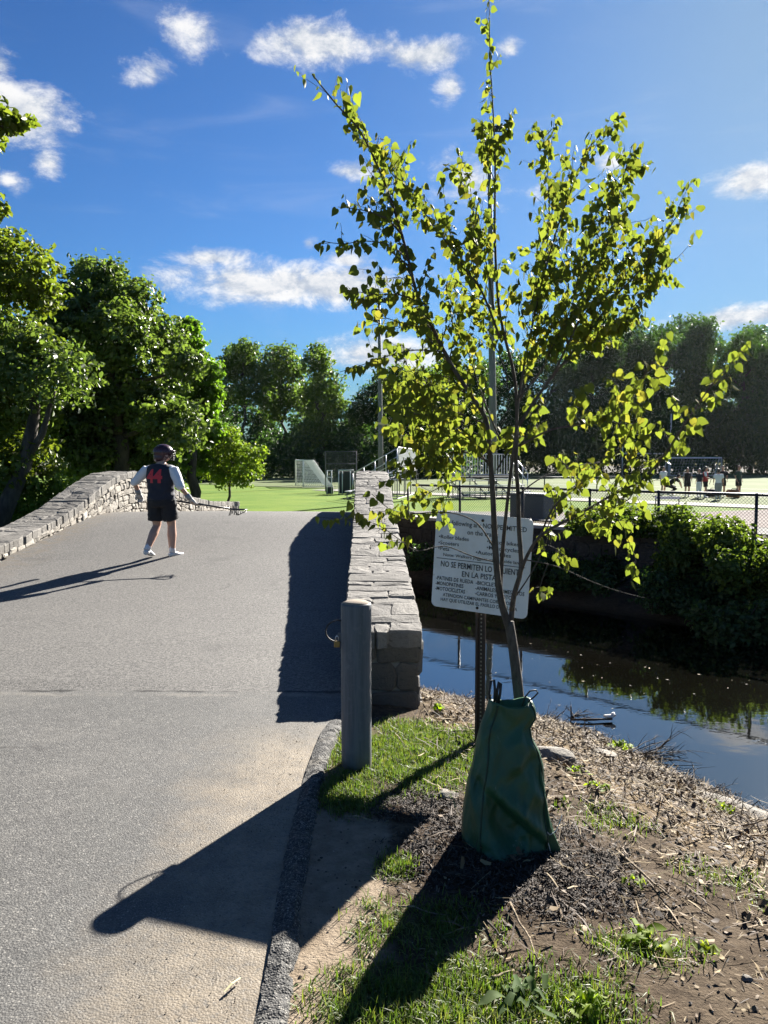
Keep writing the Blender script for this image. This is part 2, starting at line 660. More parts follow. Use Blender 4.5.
# ------------------------------------------------------------------ road
def asphalt(t, b):
    p = t.pos()
    sep = t.new('ShaderNodeSeparateXYZ')
    t.put(sep.inputs[0], p)
    x, y = sep.outputs[0], sep.outputs[1]
    st = t.voronoi(p, 120, 'Color')
    sv = t.new('ShaderNodeSeparateColor')
    t.put(sv.inputs[0], st)
    chip = sv.outputs[0]
    dist = t.voronoi(p, 120, 'Distance')
    big = t.noise(p, .9, 5, .6)
    mid = t.noise(p, 6.5, 4, .6)
    fine = t.noise(p, 260, 3, .7)
    base = t.mix(t.smooth(big, .3, .7), (.105, .104, .100), (.150, .147, .138))
    base = t.mix(t.math('MULTIPLY', t.smooth(mid, .45, .75), .35), base, (.068, .067, .065))
    stones = t.ramp(chip, [(0, (.022, .022, .022)), (.3, (.060, .060, .060)), (.65, (.105, .102, .098)), (.86, (.21, .20, .185)), (1, (.42, .40, .36))])
    c = t.mix(t.smooth(dist, .62, .2, 0, .88), base, stones)
    c = t.mix(t.smooth(dist, .5, .8, 0, .6), c, (.03, .03, .03))
    g2 = t.noise(p, 30, 5, .85)
    c = t.mix(t.smooth(g2, .42, .62, .55, 0), c, (.045, .044, .043))
    c = t.mix(t.smooth(t.noise(p, 1.6, 5, .65), .48, .72, 0, .3), c, (.17, .16, .145))
    c = t.mix(t.smooth(t.noise(p, 150, 2, .8), .50, .36, 0, .75), c, (.026, .026, .025))
    c = t.mix(t.smooth(t.noise(t.vmath('ADD', p, (3.1, 1.7, .4)), 165, 2, .8), .58, .68, 0, .6), c, (.30, .29, .265))
    # older, coarser, browner surfacing on the bridge side of the seam
    wob = t.math('MULTIPLY', t.math('SUBTRACT', t.noise(p, 3.5, 6, .65), .5), .16)
    yy = t.math('ADD', y, wob)
    old = t.smooth(yy, 5.40, 5.48)
    oldc = t.mix(.6, c, t.mix(t.smooth(t.noise(p, 48, 5, .85), .38, .64), (.025, .024, .023), (.222, .209, .193)))
    c = t.mix(old, c, oldc)
    # pale worn line and a dark crack at the seam
    near = t.math('ABSOLUTE', t.math('SUBTRACT', yy, 5.36))
    c = t.mix(t.math('MULTIPLY', t.smooth(near, .07, .0), t.smooth(t.noise(p, 2.6, 4), .42, .66, 0, .55)), c, (.22, .20, .17))
    crk = t.math('ABSOLUTE', t.math('SUBTRACT', yy, 5.44))
    c = t.mix(t.math('MULTIPLY', t.smooth(crk, .028, .008), t.smooth(t.noise(p, 1.7, 3), .40, .50)), c, (.018, .017, .016))
    # dark oil stains and pale scuffs
    st2 = t.noise(t.vmath('ADD', p, (7.3, 2.1, 0)), 1.1, 6, .62)
    c = t.mix(t.smooth(st2, .60, .70, 0, .45), c, (.055, .053, .05))
    # hairline cracks
    wv = t.vmath('ADD', p, t.vmath('MULTIPLY', t.noise(p, 2.5, 4, .6, out='Color'), (.5, .5, 0)))
    ce = t.voronoi(wv, .55, 'Distance', feature='DISTANCE_TO_EDGE')
    c = t.mix(t.math('MULTIPLY', t.smooth(ce, .008, .003), t.smooth(t.noise(p, .6, 2), .56, .66, 0, .5)), c, (.03, .028, .026))
    # washed out sand along the kerb
    w = t.math('MULTIPLY', t.math('SUBTRACT', t.noise(p, 3.0, 6, .65), .5), 1.0)
    sand = t.smooth(t.math('ADD', x, w), -1.15, -.5)
    sand = t.math('MULTIPLY', sand, t.smooth(t.math('ADD', y, w), 5.0, 4.2))
    sand = t.math('MULTIPLY', sand, t.smooth(t.noise(p, 45, 4, .7), .25, .55, .25, 1))
    c = t.mix(t.math('MULTIPLY', sand, .85), c, t.mix(t.smooth(mid, .3, .7), (.165, .135, .098), (.24, .20, .148)))
    # dust in the corner by the walls
    gr = t.smooth(t.math('ADD', x, w), -4.7, -5.3, 0, .5)
    c = t.mix(t.math('MULTIPLY', gr, t.smooth(mid, .4, .6)), c, (.12, .095, .065))
    t.put(b.inputs['Base Color'], c)
    t.put(b.inputs['Roughness'], t.smooth(chip, 0, 1, .62, .9))
    b.inputs['Specular IOR Level'].default_value = .3
    h = t.math('ADD', t.math('MULTIPLY', t.smooth(dist, .8, .15), .8), fine)
    t.put(b.inputs['Normal'], t.bump(h, .5, .003))


bm = bmesh.new()
ys = axis([(-14, 1, 1), (1, 9, .1), (9, 27, .2)])
rows = []
for y in ys:
    xr = float(berm_x(y)) if y < 5.35 else float(wall_x(y)) - .003
    xl = -6.25 if y < 10 else -5.42
    if y > 11: xl = -6.0 + 0.0
    row = []
    for k in range(9):
        x = xl + (xr - xl) * k / 8
        row.append(bm.verts.new((x, y, float(road_z(y)) + .004 + .025 * (1 - abs(2 * k / 8 - 1)) * (1 if y > 5.5 else .4))))
    rows.append(row)
for a, b_ in zip(rows[:-1], rows[1:]):
    for k in range(8):
        bm.faces.new((a[k], a[k + 1], b_[k + 1], b_[k]))
road = tag(obj('road', bm, material('asphalt', asphalt), smooth=True), kind='structure')

# rough rolled asphalt kerb along the right edge of the road
bm = bmesh.new()
prof = [(-.105, -.03), (-.085, .012), (-.055, .018), (-.015, .025), (.03, .022), (.065, .009), (.10, -.03)]
rows = []
for y in axis([(-4, 1.2, .15), (1.2, 5.35, .022)]):
    row = []
    fade = float(np.interp(y, [4.4, 5.2], [1, .45]))
    for (dx, dz) in prof:
        n = mnoise.noise(Vector((y * 14, dx * 22, 2))) * .014 + mnoise.noise(Vector((y * 45, dx * 60, 5))) * .009 + mnoise.noise(Vector((y * 3, 0, 9))) * .012
        row.append(bm.verts.new((float(berm_x(y)) + dx * .60 * (.8 + .2 * fade) + .034 + n * .9, y, (dz + (n if dz > -.02 else 0)) * fade - .01 * (1 - fade))))
    rows.append(row)
for a, b_ in zip(rows[:-1], rows[1:]):
    for k in range(len(prof) - 1):
        bm.faces.new((a[k], a[k + 1], b_[k + 1], b_[k]))


def kerb_mat(t, b):
    p = t.pos()
    n = t.voronoi(p, 140, 'Distance')
    sv = t.new('ShaderNodeSeparateColor')
    t.put(sv.inputs[0], t.voronoi(p, 140, 'Color'))
    c = t.ramp(sv.outputs[0], [(0, (.020, .020, .020)), (.5, (.058, .057, .055)), (.85, (.115, .11, .10)), (1, (.22, .21, .19))])
    c = t.mix(t.smooth(n, .45, .75), c, (.012, .012, .012))
    c = t.mix(t.math('MULTIPLY', t.smooth(t.noise(p, 6, 4), .55, .72), .45), c, (.13, .11, .082))
    t.put(b.inputs['Base Color'], c)
    b.inputs['Roughness'].default_value = .85
    t.put(b.inputs['Normal'], t.bump(t.math('SUBTRACT', 1.0, n), .8, .006))


kerb = tag(obj('kerb', bm, material('kerb asphalt', kerb_mat), smooth=False), kind='structure')

# ------------------------------------------------------------------ water
bm = bmesh.new()
bmesh.ops.create_grid(bm, x_segments=2, y_segments=2, size=1)
bmesh.ops.scale(bm, vec=(45, 26, 1), verts=bm.verts)
bmesh.ops.translate(bm, vec=(-18, 10, WATER), verts=bm.verts)


def water_mat(t, b):
    p = t.pos()
    n = t.noise(p, 1.3, 3, .5)
    t.put(b.inputs['Base Color'], t.mix(n, (.002, .002, .0015), (.004, .0038, .0025)))
    b.inputs['Roughness'].default_value = .025
    b.inputs['IOR'].default_value = 2.8
    r = t.noise(t.vmath('MULTIPLY', p, (1, 1.6, 1)), 5.5, 3, .5)
    t.put(b.inputs['Normal'], t.bump(r, .035, .02))


tag(obj('water', bm, material('stream water', water_mat)), kind='structure')


# ------------------------------------------------------------------ running track, apron and far turf (sheets laid on the land)
def sheet(name, pts, mat, dz, step=1.0):
    """pts: left and right edge pairs along the strip"""
    bm = bmesh.new()
    rows = []
    for (l, r) in pts:
        row = []
        m = max(2, int((Vector(r) - Vector(l)).length / step))
        row = [(l[0] + (r[0] - l[0]) * k / 14, l[1] + (r[1] - l[1]) * k / 14) for k in range(15)]
        rows.append(row)
    dense = []
    for a, b_ in zip(rows[:-1], rows[1:]):
        m = max(1, int(math.hypot(b_[0][0] - a[0][0], b_[0][1] - a[0][1]) / step))
        for i in range(m):
            dense.append([(p[0] + (q[0] - p[0]) * i / m, p[1] + (q[1] - p[1]) * i / m) for p, q in zip(a, b_)])
    dense.append(rows[-1])
    V = [[bm.verts.new((x, y, float(H(x, y)) + dz)) for x, y in row] for row in dense]
    for a, b_ in zip(V[:-1], V[1:]):
        for k in range(14):
            bm.faces.new((a[k], a[k + 1], b_[k + 1], b_[k]))
    bmesh.ops.recalc_face_normals(bm, faces=bm.faces)
    return tag(obj(name, bm, mat), kind='structure')


def away(d, s):
    """point d metres beyond the retaining wall line, s metres along it (towards the right)"""
    ux, uy = 0.696, -0.718
    return (3.2 + ux * s + .718 * d, 14.75 + uy * s + .696 * d)


def track_mat(t, b):
    p = t.pos()
    n = t.noise(p, 1.2, 5, .6)
    c = t.mix(n, (.15, .125, .118), (.20, .17, .16))
    c = t.mix(t.math('MULTIPLY', t.noise(p, 60, 3), .3), c, (.09, .07, .065))
    t.put(b.inputs['Base Color'], c)
    b.inputs['Specular IOR Level'].default_value = .05
    b.inputs['Roughness'].default_value = .95


trk = material('track rubber', track_mat)
apr = simple('old path asphalt', (.13, .127, .122), .9, var=.2, scale=2, spec=.05)
conc = simple('pale concrete apron', (.33, .32, .295), .9, var=.1, scale=3, spec=.05)
turf = material('sports turf', lambda t, b: (t.put(b.inputs['Base Color'], t.mix(t.smooth(t.noise(t.pos(), .12, 4), .35, .65), (.10, .13, .055), (.13, .155, .075))), t.put(b.inputs['Roughness'], .95), t.put(b.inputs['Specular IOR Level'], .05)))
white = simple('white line paint', (.5, .5, .48), .9, var=.08, spec=.05)
sheet('path', [(away(2.0, -7), away(5.0, -7)), (away(2.0, 60), away(5.0, 60))], apr, .03)
sheet('running_track', [(away(5.0, -6), away(18.0, -2)), (away(5.0, 70), away(18.0, 90))], trk, .034)
sheet('sports_field', [(away(20.5, -60), away(110, -140)), (away(20.5, 150), away(110, 200))], turf, .03, 4.0)
sheet('concrete_apron', [(away(18.1, -30), away(20.4, -30)), (away(18.1, 120), away(20.4, 120))], conc, .036, 2.0)
for d in (7.6, 10.2, 12.8, 15.4):
    o = sheet('lane_line', [(away(d, -3), away(d + .07, -3)), (away(d, 60), away(d + .07, 60))], white, .040, 2.0)
    o.name = 'lane_line'
for d in (28, 40):
    o = sheet('field_line', [(away(d, -30), away(d + .25, -30)), (away(d, 110), away(d + .25, 110))], white, .036, 4.0)
    o.name = 'field_line'

# ------------------------------------------------------------------ stone work
rs = random.Random(21)


def stone_mat(name, tones, rough=.85):
    def fn(t, b):
        p = t.pos()
        isl = t.island()
        c = t.ramp(isl, [(i / (len(tones) - 1), c) for i, c in enumerate(tones)])
        n = t.noise(p, 22, 6, .65)
        n2 = t.noise(p, 5, 5, .6)
        c = t.mix(t.smooth(n, .35, .75, 0, .55), c, t.mix(.5, c, (.10, .09, .08)))
        c = t.mix(t.smooth(n2, .52, .72, 0, .45 if tones[0][0] > .1 else .08), c, (.36, .345, .31))
        c = t.mix(t.smooth(t.noise(t.vmath('MULTIPLY', p, (.6, 1.6, 1.6)), 34, 6, .75), .53, .68, 0, .75), c, (.045, .043, .04))
        t.put(b.inputs['Base Color'], c)
        b.inputs['Roughness'].default_value = rough
        b.inputs['Specular IOR Level'].default_value = .3
        t.put(b.inputs['Normal'], t.bump(t.math('ADD', n, t.math('MULTIPLY', t.noise(p, 75, 5, .7), .6)), .9, .02))
    return material(name, fn)


stone_grey = stone_mat('grey fieldstone', [(.10, .094, .087), (.165, .155, .14), (.21, .197, .178), (.13, .122, .11), (.24, .225, .20)])
stone_pale = stone_mat('pale rubble stone', [(.20, .18, .152), (.30, .275, .235), (.35, .32, .275), (.225, .20, .17), (.39, .365, .32)])
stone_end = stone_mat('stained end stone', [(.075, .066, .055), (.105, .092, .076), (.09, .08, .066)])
stone_dark = stone_mat('very dark stone', [(.030, .027, .024), (.055, .049, .043), (.042, .039, .036)])  # darkest stone tones, for the arch and the retaining wall
mortar = simple('mortar', (.20, .185, .16), .95, var=.3, scale=30, bump=.6)


def stone(bm, P, u0, u1, v0, v1, d, r, roundness=.25, tilt=.0, flat=False):
    """one stone over the cell [u0,u1]x[v0,v1]; P(u,v,h) maps to space; d is how far it stands out"""
    cu, cv = (u0 + u1) / 2, (v0 + v1) / 2
    hu, hv = (u1 - u0) / 2, (v1 - v0) / 2
    k = max(4, int(3 * max(1, 1)))
    outline = []
    corner = min(hu, hv) * (r.uniform(.06, .28) if flat else r.uniform(.15, .5))
    base = [(-hu + corner, -hv), (0, -hv), (hu - corner, -hv), (hu, -hv + corner), (hu, 0), (hu, hv - corner), (hu - corner, hv), (0, hv), (-hu + corner, hv), (-hu, hv - corner), (-hu, 0), (-hu, -hv + corner)]
    j = min(hu, hv) * (.12 if flat else .13)
    outline = [(a + r.uniform(-j, j), b + r.uniform(-j, j)) for a, b in base]
    tu, tv = r.uniform(-tilt, tilt), r.uniform(-tilt, tilt)
    rings = []
    for s, h in (((1.0, -.25), (1.0, .80), (.955, .96), (.55, 1.0)) if flat else ((1.0, -.25), (1.0, .55), (.90, .9), (.55, 1.02))):
        ring = []
        for a, b in outline:
            hh = d * h + (tu * a / max(hu, .01) + tv * b / max(hv, .01)) * d * (h > 0)
            hh += r.uniform(-.05, .05) * d * (.7 if flat else 1)
            ring.append(bm.verts.new(P(cu + a * s, cv + b * s, hh)))
        rings.append(ring)
    n = len(outline)
    for a, b in zip(rings[:-1], rings[1:]):
        for i in range(n):
            bm.faces.new((a[i], a[(i + 1) % n], b[(i + 1) % n], b[i]))
    c = bm.verts.new(P(cu, cv, d * r.uniform(.95, 1.12)))
    for i in range(n):
        bm.faces.new((rings[-1][i], rings[-1][(i + 1) % n], c))


def cells(u0, u1, v0, v1, rowh, wid, r, gap=.012):
    """irregular coursed rubble: rows of uneven height, some stones two courses tall"""
    out = []
    v = v0
    while v < v1 - .02:
        h = min(r.uniform(*rowh), v1 - v)
        if v1 - v - h < rowh[0] * .5: h = v1 - v
        u = u0
        while u < u1 - .01:
            wd = min(r.uniform(*wid), u1 - u)
            if u1 - u - wd < wid[0] * .5: wd = u1 - u
            if h > .11 and r.random() < .3:
                s = r.uniform(.35, .65)
                out.append((u + gap / 2, u + wd - gap / 2, v + gap / 2, v + h * s - gap / 2))
                out.append((u + gap / 2, u + wd - gap / 2, v + h * s + gap / 2, v + h - gap / 2))
            elif wd > .2 and h > .12 and r.random() < .3:
                s = r.uniform(.4, .6)
                out.append((u + gap / 2, u + wd * s - gap / 2, v + gap / 2, v + h - gap / 2))
                out.append((u + wd * s + gap / 2, u + wd - gap / 2, v + gap / 2, v + h - gap / 2))
            else:
                out.append((u + gap / 2, u + wd - gap / 2, v + gap / 2, v + h - gap / 2))
            u += wd
        v += h
    return out


RTOP = [(5.3, .41), (5.6, .43), (6.45, .53), (8, .65), (9.5, .80), (11.4, 1.05), (12.5, 1.24), (13.5, 1.42), (14.5, 1.49), (15.5, 1.48), (17.5, 1.3), (19.5, 1.0), (22, .7), (25.5, .4)]
LTOP = [(8.2, .36), (9.5, .38), (11, .46), (11.7, .56), (13.1, .79), (13.9, 1.0), (14.6, 1.24), (15.3, 1.43), (16.2, 1.49), (17, 1.42), (18, 1.15), (19.5, .83), (22, .55), (25.5, .36)]


def prof_fn(tab):
    xs, zs = zip(*tab)
    return lambda y: float(sum(a * np.interp(y + o, xs, zs) for a, o in zip((.2, .3, .3, .2), (-.45, -.15, .15, .45))))


r_top, l_top = prof_fn(RTOP), prof_fn(LTOP)
COPE = .10


def parapet(parent, label, xin, xout, top, y0, y1, road_side, end_y0=True):
    """one side wall of the bridge. xin(y): face towards the road; xout(y): outer face"""
    sgn = 1 if road_side > 0 else -1       # +1: road lies at larger x
    # mortar core down to the stream, with the arch cut out
    bm = bmesh.new()
    ysr = axis([(y0, y1, .25)])
    ins = .022
    arch = lambda y: -1.3 + 1.45 * math.sqrt(max(0, 1 - ((y - 12.6) / 3.3) ** 2)) if abs(y - 12.6) < 3.3 else -1.75
    ring = []
    for i, y in enumerate(ysr):
        yy = y + (ins if i == 0 else (-ins if i == len(ysr) - 1 else 0))
        zt, zb = top(y) - COPE - .0, arch(y)
        xi, xo = float(xin(y)) - sgn * ins, float(xout(y)) + sgn * ins
        ring.append([bm.verts.new((xi, yy, zb)), bm.verts.new((xo, yy, zb)), bm.verts.new((xo, yy, zt)), bm.verts.new((xi, yy, zt))])
    for a, b_ in zip(ring[:-1], ring[1:]):
        for k in range(4):
            bm.faces.new((a[k], a[(k + 1) % 4], b_[(k + 1) % 4], b_[k]))
    bm.faces.new(ring[0])
    bm.faces.new(ring[-1][::-1])
    bmesh.ops.recalc_face_normals(bm, faces=bm.faces)
    par = tag(obj('parapet', bm, mortar, parent), label)
    # facing stones, road side
    bm = bmesh.new()
    def Pin(u, v, h):
        w1 = mnoise.noise(Vector((u * 6, v * 6, 22)))
        w2 = mnoise.noise(Vector((u * 6, v * 6, 32)))
        return Vector((float(xin(u)) - sgn * ins + sgn * h, u + .025 * w1, top(u) - COPE - max(0, v + .022 * w2 * min(1, v * 12))))
    for (a, b_, c, d) in cells(y0 + .02, y1 - .02, 0.0, 1.15, (.09, .21), (.12, .34), rs):
        mid = (a + b_) / 2
        if top(mid) - COPE - c < float(road_z(mid)) - .12: continue
        stone(bm, Pin, a, b_, c, d, ins + rs.uniform(.004, .03), rs, tilt=.25)
    obj('facing_stones', bm, stone_pale if sgn > 0 else stone_grey, par)
    # facing stones, stream side
    bm = bmesh.new()
    def Pout(u, v, h):
        return Vector((float(xout(u)) + sgn * ins - sgn * h, u, top(u) - COPE - v))
    for (a, b_, c, d) in cells(y0 + .02, y1 - .02, 0.0, 3.0, (.15, .3), (.2, .55), rs):
        mid = (a + b_) / 2
        if top(mid) - COPE - d < max(arch(a), arch(b_), arch(mid)): continue
        if top(mid) - COPE - d < -1.2: continue
        stone(bm, Pout, a, b_, c, d, ins + rs.uniform(.004, .03), rs, tilt=.25)
    obj('outer_stones', bm, stone_grey, par)
    # end face towards the viewer
    bm = bmesh.new()
    w_ = abs(float(xin(y0)) - float(xout(y0)))
    xl = min(float(xin(y0)), float(xout(y0)))
    def Pend(u, v, h):
        return Vector((xl + u, y0 + ins - h, top(y0) - COPE - v))
    v = 0
    for hh, cuts in ((.15, (0, .42, 1)), (.21, (0, .68, 1)), (.2, (0, .3, 1)), (.2, (0, .55, 1))):
        for c0, c1 in zip(cuts[:-1], cuts[1:]):
            stone(bm, Pend, .005 + c0 * (w_ - .01) + .004, .005 + c1 * (w_ - .01) - .004, v + .004, v + hh - .005, ins + rs.uniform(.005, .02), rs, tilt=.1)
        v += hh
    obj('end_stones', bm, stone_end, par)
    # coping: flat stones two or three across
    bm = bmesh.new()
    def Ptop(u, v, h):
        w1 = mnoise.noise(Vector((u * 5, v * 3.5, 2))) + .5 * mnoise.noise(Vector((u * 14, v * 8, 7)))
        w2 = mnoise.noise(Vector((u * 5, v * 3.5, 12))) + .5 * mnoise.noise(Vector((u * 14, v * 8, 17)))
        edge = max(0, min(1, v * 6, (1 - v) * 6))
        x = float(xin(u)) + (float(xout(u)) - float(xin(u))) * (v + .09 * w2 * edge)
        return Vector((x, u + .035 * w1, top(u) - COPE + h * (1 + .10 * w2 + .06 * w1)))
    y = y0 - .03
    while y < y1:
        L = rs.uniform(.12, .34)
        ye = min(y + L, y1)
        if y1 - ye < .12: ye = y1
        ncut = rs.choice((1, 2, 2, 2, 3))
        cut = sorted([rs.uniform(.25, .75) for _ in range(ncut - 1)])
        if ncut == 3: cut = [rs.uniform(.25, .38), rs.uniform(.6, .75)]
        cut = [-.05] + cut + [1.05]
        for c0, c1 in zip(cut[:-1], cut[1:]):
            sh = rs.uniform(-.03, .03)
            stone(bm, Ptop, y + .003 + sh * (ncut > 1), ye - .003 + sh * (ncut > 1), c0 + .006, c1 - .006, COPE * rs.uniform(.95, 1.04), rs, tilt=.04, flat=True)
        y = ye
    # mortar bed between the coping stones
    obj('coping', bm, stone_grey, par)
    bm = bmesh.new()
    ring = []
    for y in axis([(y0, y1, .25)]):
        xi, xo = float(xin(y)), float(xout(y))
        zt = top(y) - COPE
        ring.append([bm.verts.new((xi - sgn * .005, y, zt + .003)), bm.verts.new((xo + sgn * .005, y, zt + .003)), bm.verts.new((xo + sgn * .005, y, zt + .084)), bm.verts.new((xi - sgn * .005, y, zt + .084))])
    for a, b_ in zip(ring[:-1], ring[1:]):
        for k in range(4):
            bm.faces.new((a[k], a[(k + 1) % 4], b_[(k + 1) % 4], b_[k]))
    bm.faces.new(ring[0])
    bm.faces.new(ring[-1][::-1])
    bmesh.ops.recalc_face_normals(bm, faces=bm.faces)
    obj('mortar_bed', bm, mortar, par)
    return par


bridge = empty('stone_bridge', (0, 0, 0))
tag(bridge, 'humpbacked footbridge with low grey fieldstone side walls carrying the asphalt road', 'bridge')
right_in = lambda y: wall_x(y)
right_out = lambda y: wall_x(y) + .535
left_in = lambda y: np.interp(y, [8, 11, 14, 16.5, 20, 26], [-5.75, -5.5, -5.38, -5.2, -5.0, -4.8])
left_out = lambda y: left_in(y) - .6
parapet(bridge, 'right side wall with broad flat coping stones', right_in, right_out, r_top, 5.55, 25.5, -1)
parapet(bridge, 'left side wall of pale rubble sweeping up to the crest', left_in, left_out, l_top, 8.2, 25.5, 1)
# the arch and its filling under the roadway
bm = bmesh.new()
ring = []
for y in axis([(8.6, 16.8, .2)]):
    zb = -1.3 + 1.45 * math.sqrt(max(0, 1 - ((y - 12.6) / 3.3) ** 2)) if abs(y - 12.6) < 3.3 else -1.75
    zt = float(road_z(y)) - .03
    xl, xr = float(left_in(y)) - .05, float(wall_x(y)) + .05
    ring.append([bm.verts.new((xl, y, min(zb, zt - .1))), bm.verts.new((xr, y, min(zb, zt - .1))), bm.verts.new((xr, y, zt)), bm.verts.new((xl, y, zt))])
for a, b_ in zip(ring[:-1], ring[1:]):
    for k in range(4):
        bm.faces.new((a[k], a[(k + 1) % 4], b_[(k + 1) % 4], b_[k]))
bm.faces.new(ring[0])
bm.faces.new(ring[-1][::-1])
bmesh.ops.recalc_face_normals(bm, faces=bm.faces)
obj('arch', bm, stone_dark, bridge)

# retaining wall on the far bank
rw = empty('retaining_wall', (.54, 17.5, 0))
tag(rw, 'dark stone retaining wall with a pale concrete cap on the far bank of the stream', 'wall')
A, B = Vector((-.02, 18.0, 0)), Vector((12, 5.7, 0))
mid = Vector((5.87, 12.0, 0))


def wall_pts(d):
    """polyline of the wall offset d metres towards the stream"""
    pts = [A, mid, B]
    n = Vector((-.718, -.696, 0))
    return [p + n * d - rw.location for p in pts]


def strip_solid(bm, o0, o1, z0, z1):
    a, b_ = wall_pts(o0), wall_pts(o1)
    rg = []
    for p, q in zip(a, b_):
        rg.append([bm.verts.new((p.x, p.y, z0)), bm.verts.new((q.x, q.y, z0)), bm.verts.new((q.x, q.y, z1)), bm.verts.new((p.x, p.y, z1))])
    for r0, r1 in zip(rg[:-1], rg[1:]):
        for k in range(4):
            bm.faces.new((r0[k], r0[(k + 1) % 4], r1[(k + 1) % 4], r1[k]))
    bm.faces.new(rg[0])
    bm.faces.new(rg[-1][::-1])
    bmesh.ops.recalc_face_normals(bm, faces=bm.faces)


bm = bmesh.new()
strip_solid(bm, -.18, .10, -1.4, .39)
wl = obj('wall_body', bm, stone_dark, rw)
bm = bmesh.new()
wa, wb, wc = wall_pts(.10)
for p, q in ((wa, wb), (wb, wc)):
    L = (q - p).length
    t_ = (q - p) / L
    nn = Vector((-.718, -.696, 0))
    def Pw(u, v, h, p=p, t_=t_, nn=nn):
        return p + t_ * u + nn * h + Vector((0, 0, .385 - v))
    for (a, b_, c, d) in cells(.02, L, 0, 1.45, (.16, .3), (.25, .6), rs):
        stone(bm, Pw, a, b_, c, d, rs.uniform(.01, .035), rs, tilt=.2)
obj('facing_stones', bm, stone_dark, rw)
bm = bmesh.new()
strip_solid(bm, -.2, .15, .393, .455)
obj('cap', bm, simple('pale cap concrete', (.36, .34, .31), .9, var=.25, scale=8, bump=.4), rw)

# ------------------------------------------------------------------ foliage
def leaf_mat(name, cols, trans, tfac=.45, rough=.5, spec=.3):
    m = bpy.data.materials.new(name)
    m.use_nodes = True
    t = N(m.node_tree)
    b = m.node_tree.nodes['Principled BSDF']
    isl = t.island()
    c = t.ramp(isl, [(i / (len(cols) - 1), c) for i, c in enumerate(cols)])
    big = t.noise(t.obj(), .55, 3)
    c = t.mix(t.smooth(big, .35, .65, 0, .45), c, t.mix(.55, c, cols[0]))
    t.put(b.inputs['Base Color'], c)
    b.inputs['Roughness'].default_value = rough
    b.inputs['Specular IOR Level'].default_value = spec
    tr = t.new('ShaderNodeBsdfTranslucent')
    t.put(tr.inputs[0], t.mix(1.0, t.ramp(isl, [(i / (len(cols) - 1), tuple(q * k for q, k in zip(c_, trans))) for i, c_ in enumerate(cols)]), (1, 1, 1), 'MULTIPLY'))
    mx = t.new('ShaderNodeMixShader')
    mx.inputs[0].default_value = tfac
    t.l.new(b.outputs[0], mx.inputs[1])
    t.l.new(tr.outputs[0], mx.inputs[2])
    t.l.new(mx.outputs[0], m.node_tree.nodes['Material Output'].inputs[0])
    return m


def bark(name, a, b_, scale=14):
    def fn(t, b):
        p = t.obj()
        n = t.noise(t.vmath('MULTIPLY', p, (1, 1, .25)), scale, 6, .65)
        t.put(b.inputs['Base Color'], t.mix(t.smooth(n, .3, .7), a, b_))
        b.inputs['Roughness'].default_value = .9
        t.put(b.inputs['Normal'], t.bump(n, .8, .02))
    return material(name, fn)


bark_dark = bark('dark bark', (.028, .022, .017), (.085, .07, .055), 6)
bark_grey = bark('grey young bark', (.045, .037, .030), (.115, .098, .080), 60)
LM = {
    'olive': leaf_mat('olive leaves', [(.085, .115, .018), (.105, .14, .020), (.13, .15, .024)], (1.7, 1.8, .8)),
    'mid': leaf_mat('mid green leaves', [(.068, .110, .030), (.088, .132, .034), (.108, .15, .038)], (1.7, 1.75, .8), .45, .42, .5),
    'bright': leaf_mat('bright green leaves', [(.075, .14, .018), (.095, .165, .022), (.115, .175, .026)], (1.7, 1.9, .7), .5),
    'lime': leaf_mat('lime leaves', [(.10, .16, .022), (.13, .19, .026), (.16, .19, .03)], (1.6, 1.7, .7), .5),
    'far': leaf_mat('far leaves', [(.055, .090, .024), (.075, .115, .028), (.10, .14, .032)], (1.7, 1.9, .8), .48),
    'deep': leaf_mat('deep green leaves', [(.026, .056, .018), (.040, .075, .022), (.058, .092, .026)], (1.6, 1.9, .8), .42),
    'shrub': leaf_mat('shrub leaves', [(.055, .088, .017), (.075, .11, .02), (.10, .13, .024)], (1.9, 2.0, .8), .48),
}


def leaf_cards(pts, nrm, size, mesh_name, seed, aspect=.62):
    """many small leaves: each a bent four sided blade (two triangles folded along the rib)"""
    g = np.random.default_rng(seed)
    n = len(pts)
    nrm = nrm / np.maximum(np.linalg.norm(nrm, axis=1, keepdims=True), 1e-6)
    t = g.normal(size=(n, 3)) + np.array([0, 0, -.5])
    t -= nrm * (t * nrm).sum(1, keepdims=True)
    t /= np.maximum(np.linalg.norm(t, axis=1, keepdims=True), 1e-6)
    s = np.cross(nrm, t)
    L = (size * g.uniform(.65, 1.3, n))[:, None]
    V = np.empty((n, 6, 3))
    V[:, 0] = pts - t * L * .5
    V[:, 1] = pts - t * L * .15 + s * L * aspect * .5 + nrm * L * .1
    V[:, 2] = pts + t * L * .22 + s * L * aspect * .40 + nrm * L * .06
    V[:, 3] = pts + t * L * .55 - nrm * L * .12
    V[:, 4] = pts + t * L * .22 - s * L * aspect * .40 + nrm * L * .06
    V[:, 5] = pts - t * L * .15 - s * L * aspect * .5 + nrm * L * .1
    me = bpy.data.meshes.new(mesh_name)
    me.vertices.add(n * 6)
    me.vertices.foreach_set('co', V.reshape(-1))
    idx = (np.arange(n)[:, None] * 6 + np.array([0, 1, 2, 3, 0, 3, 4, 5])[None]).reshape(-1)
    me.loops.add(n * 8)
    me.loops.foreach_set('vertex_index', idx.astype(np.int32))
    me.polygons.add(n * 2)
    me.polygons.foreach_set('loop_start', (np.arange(n * 2) * 4).astype(np.int32))
    me.update(calc_edges=True)
    return me


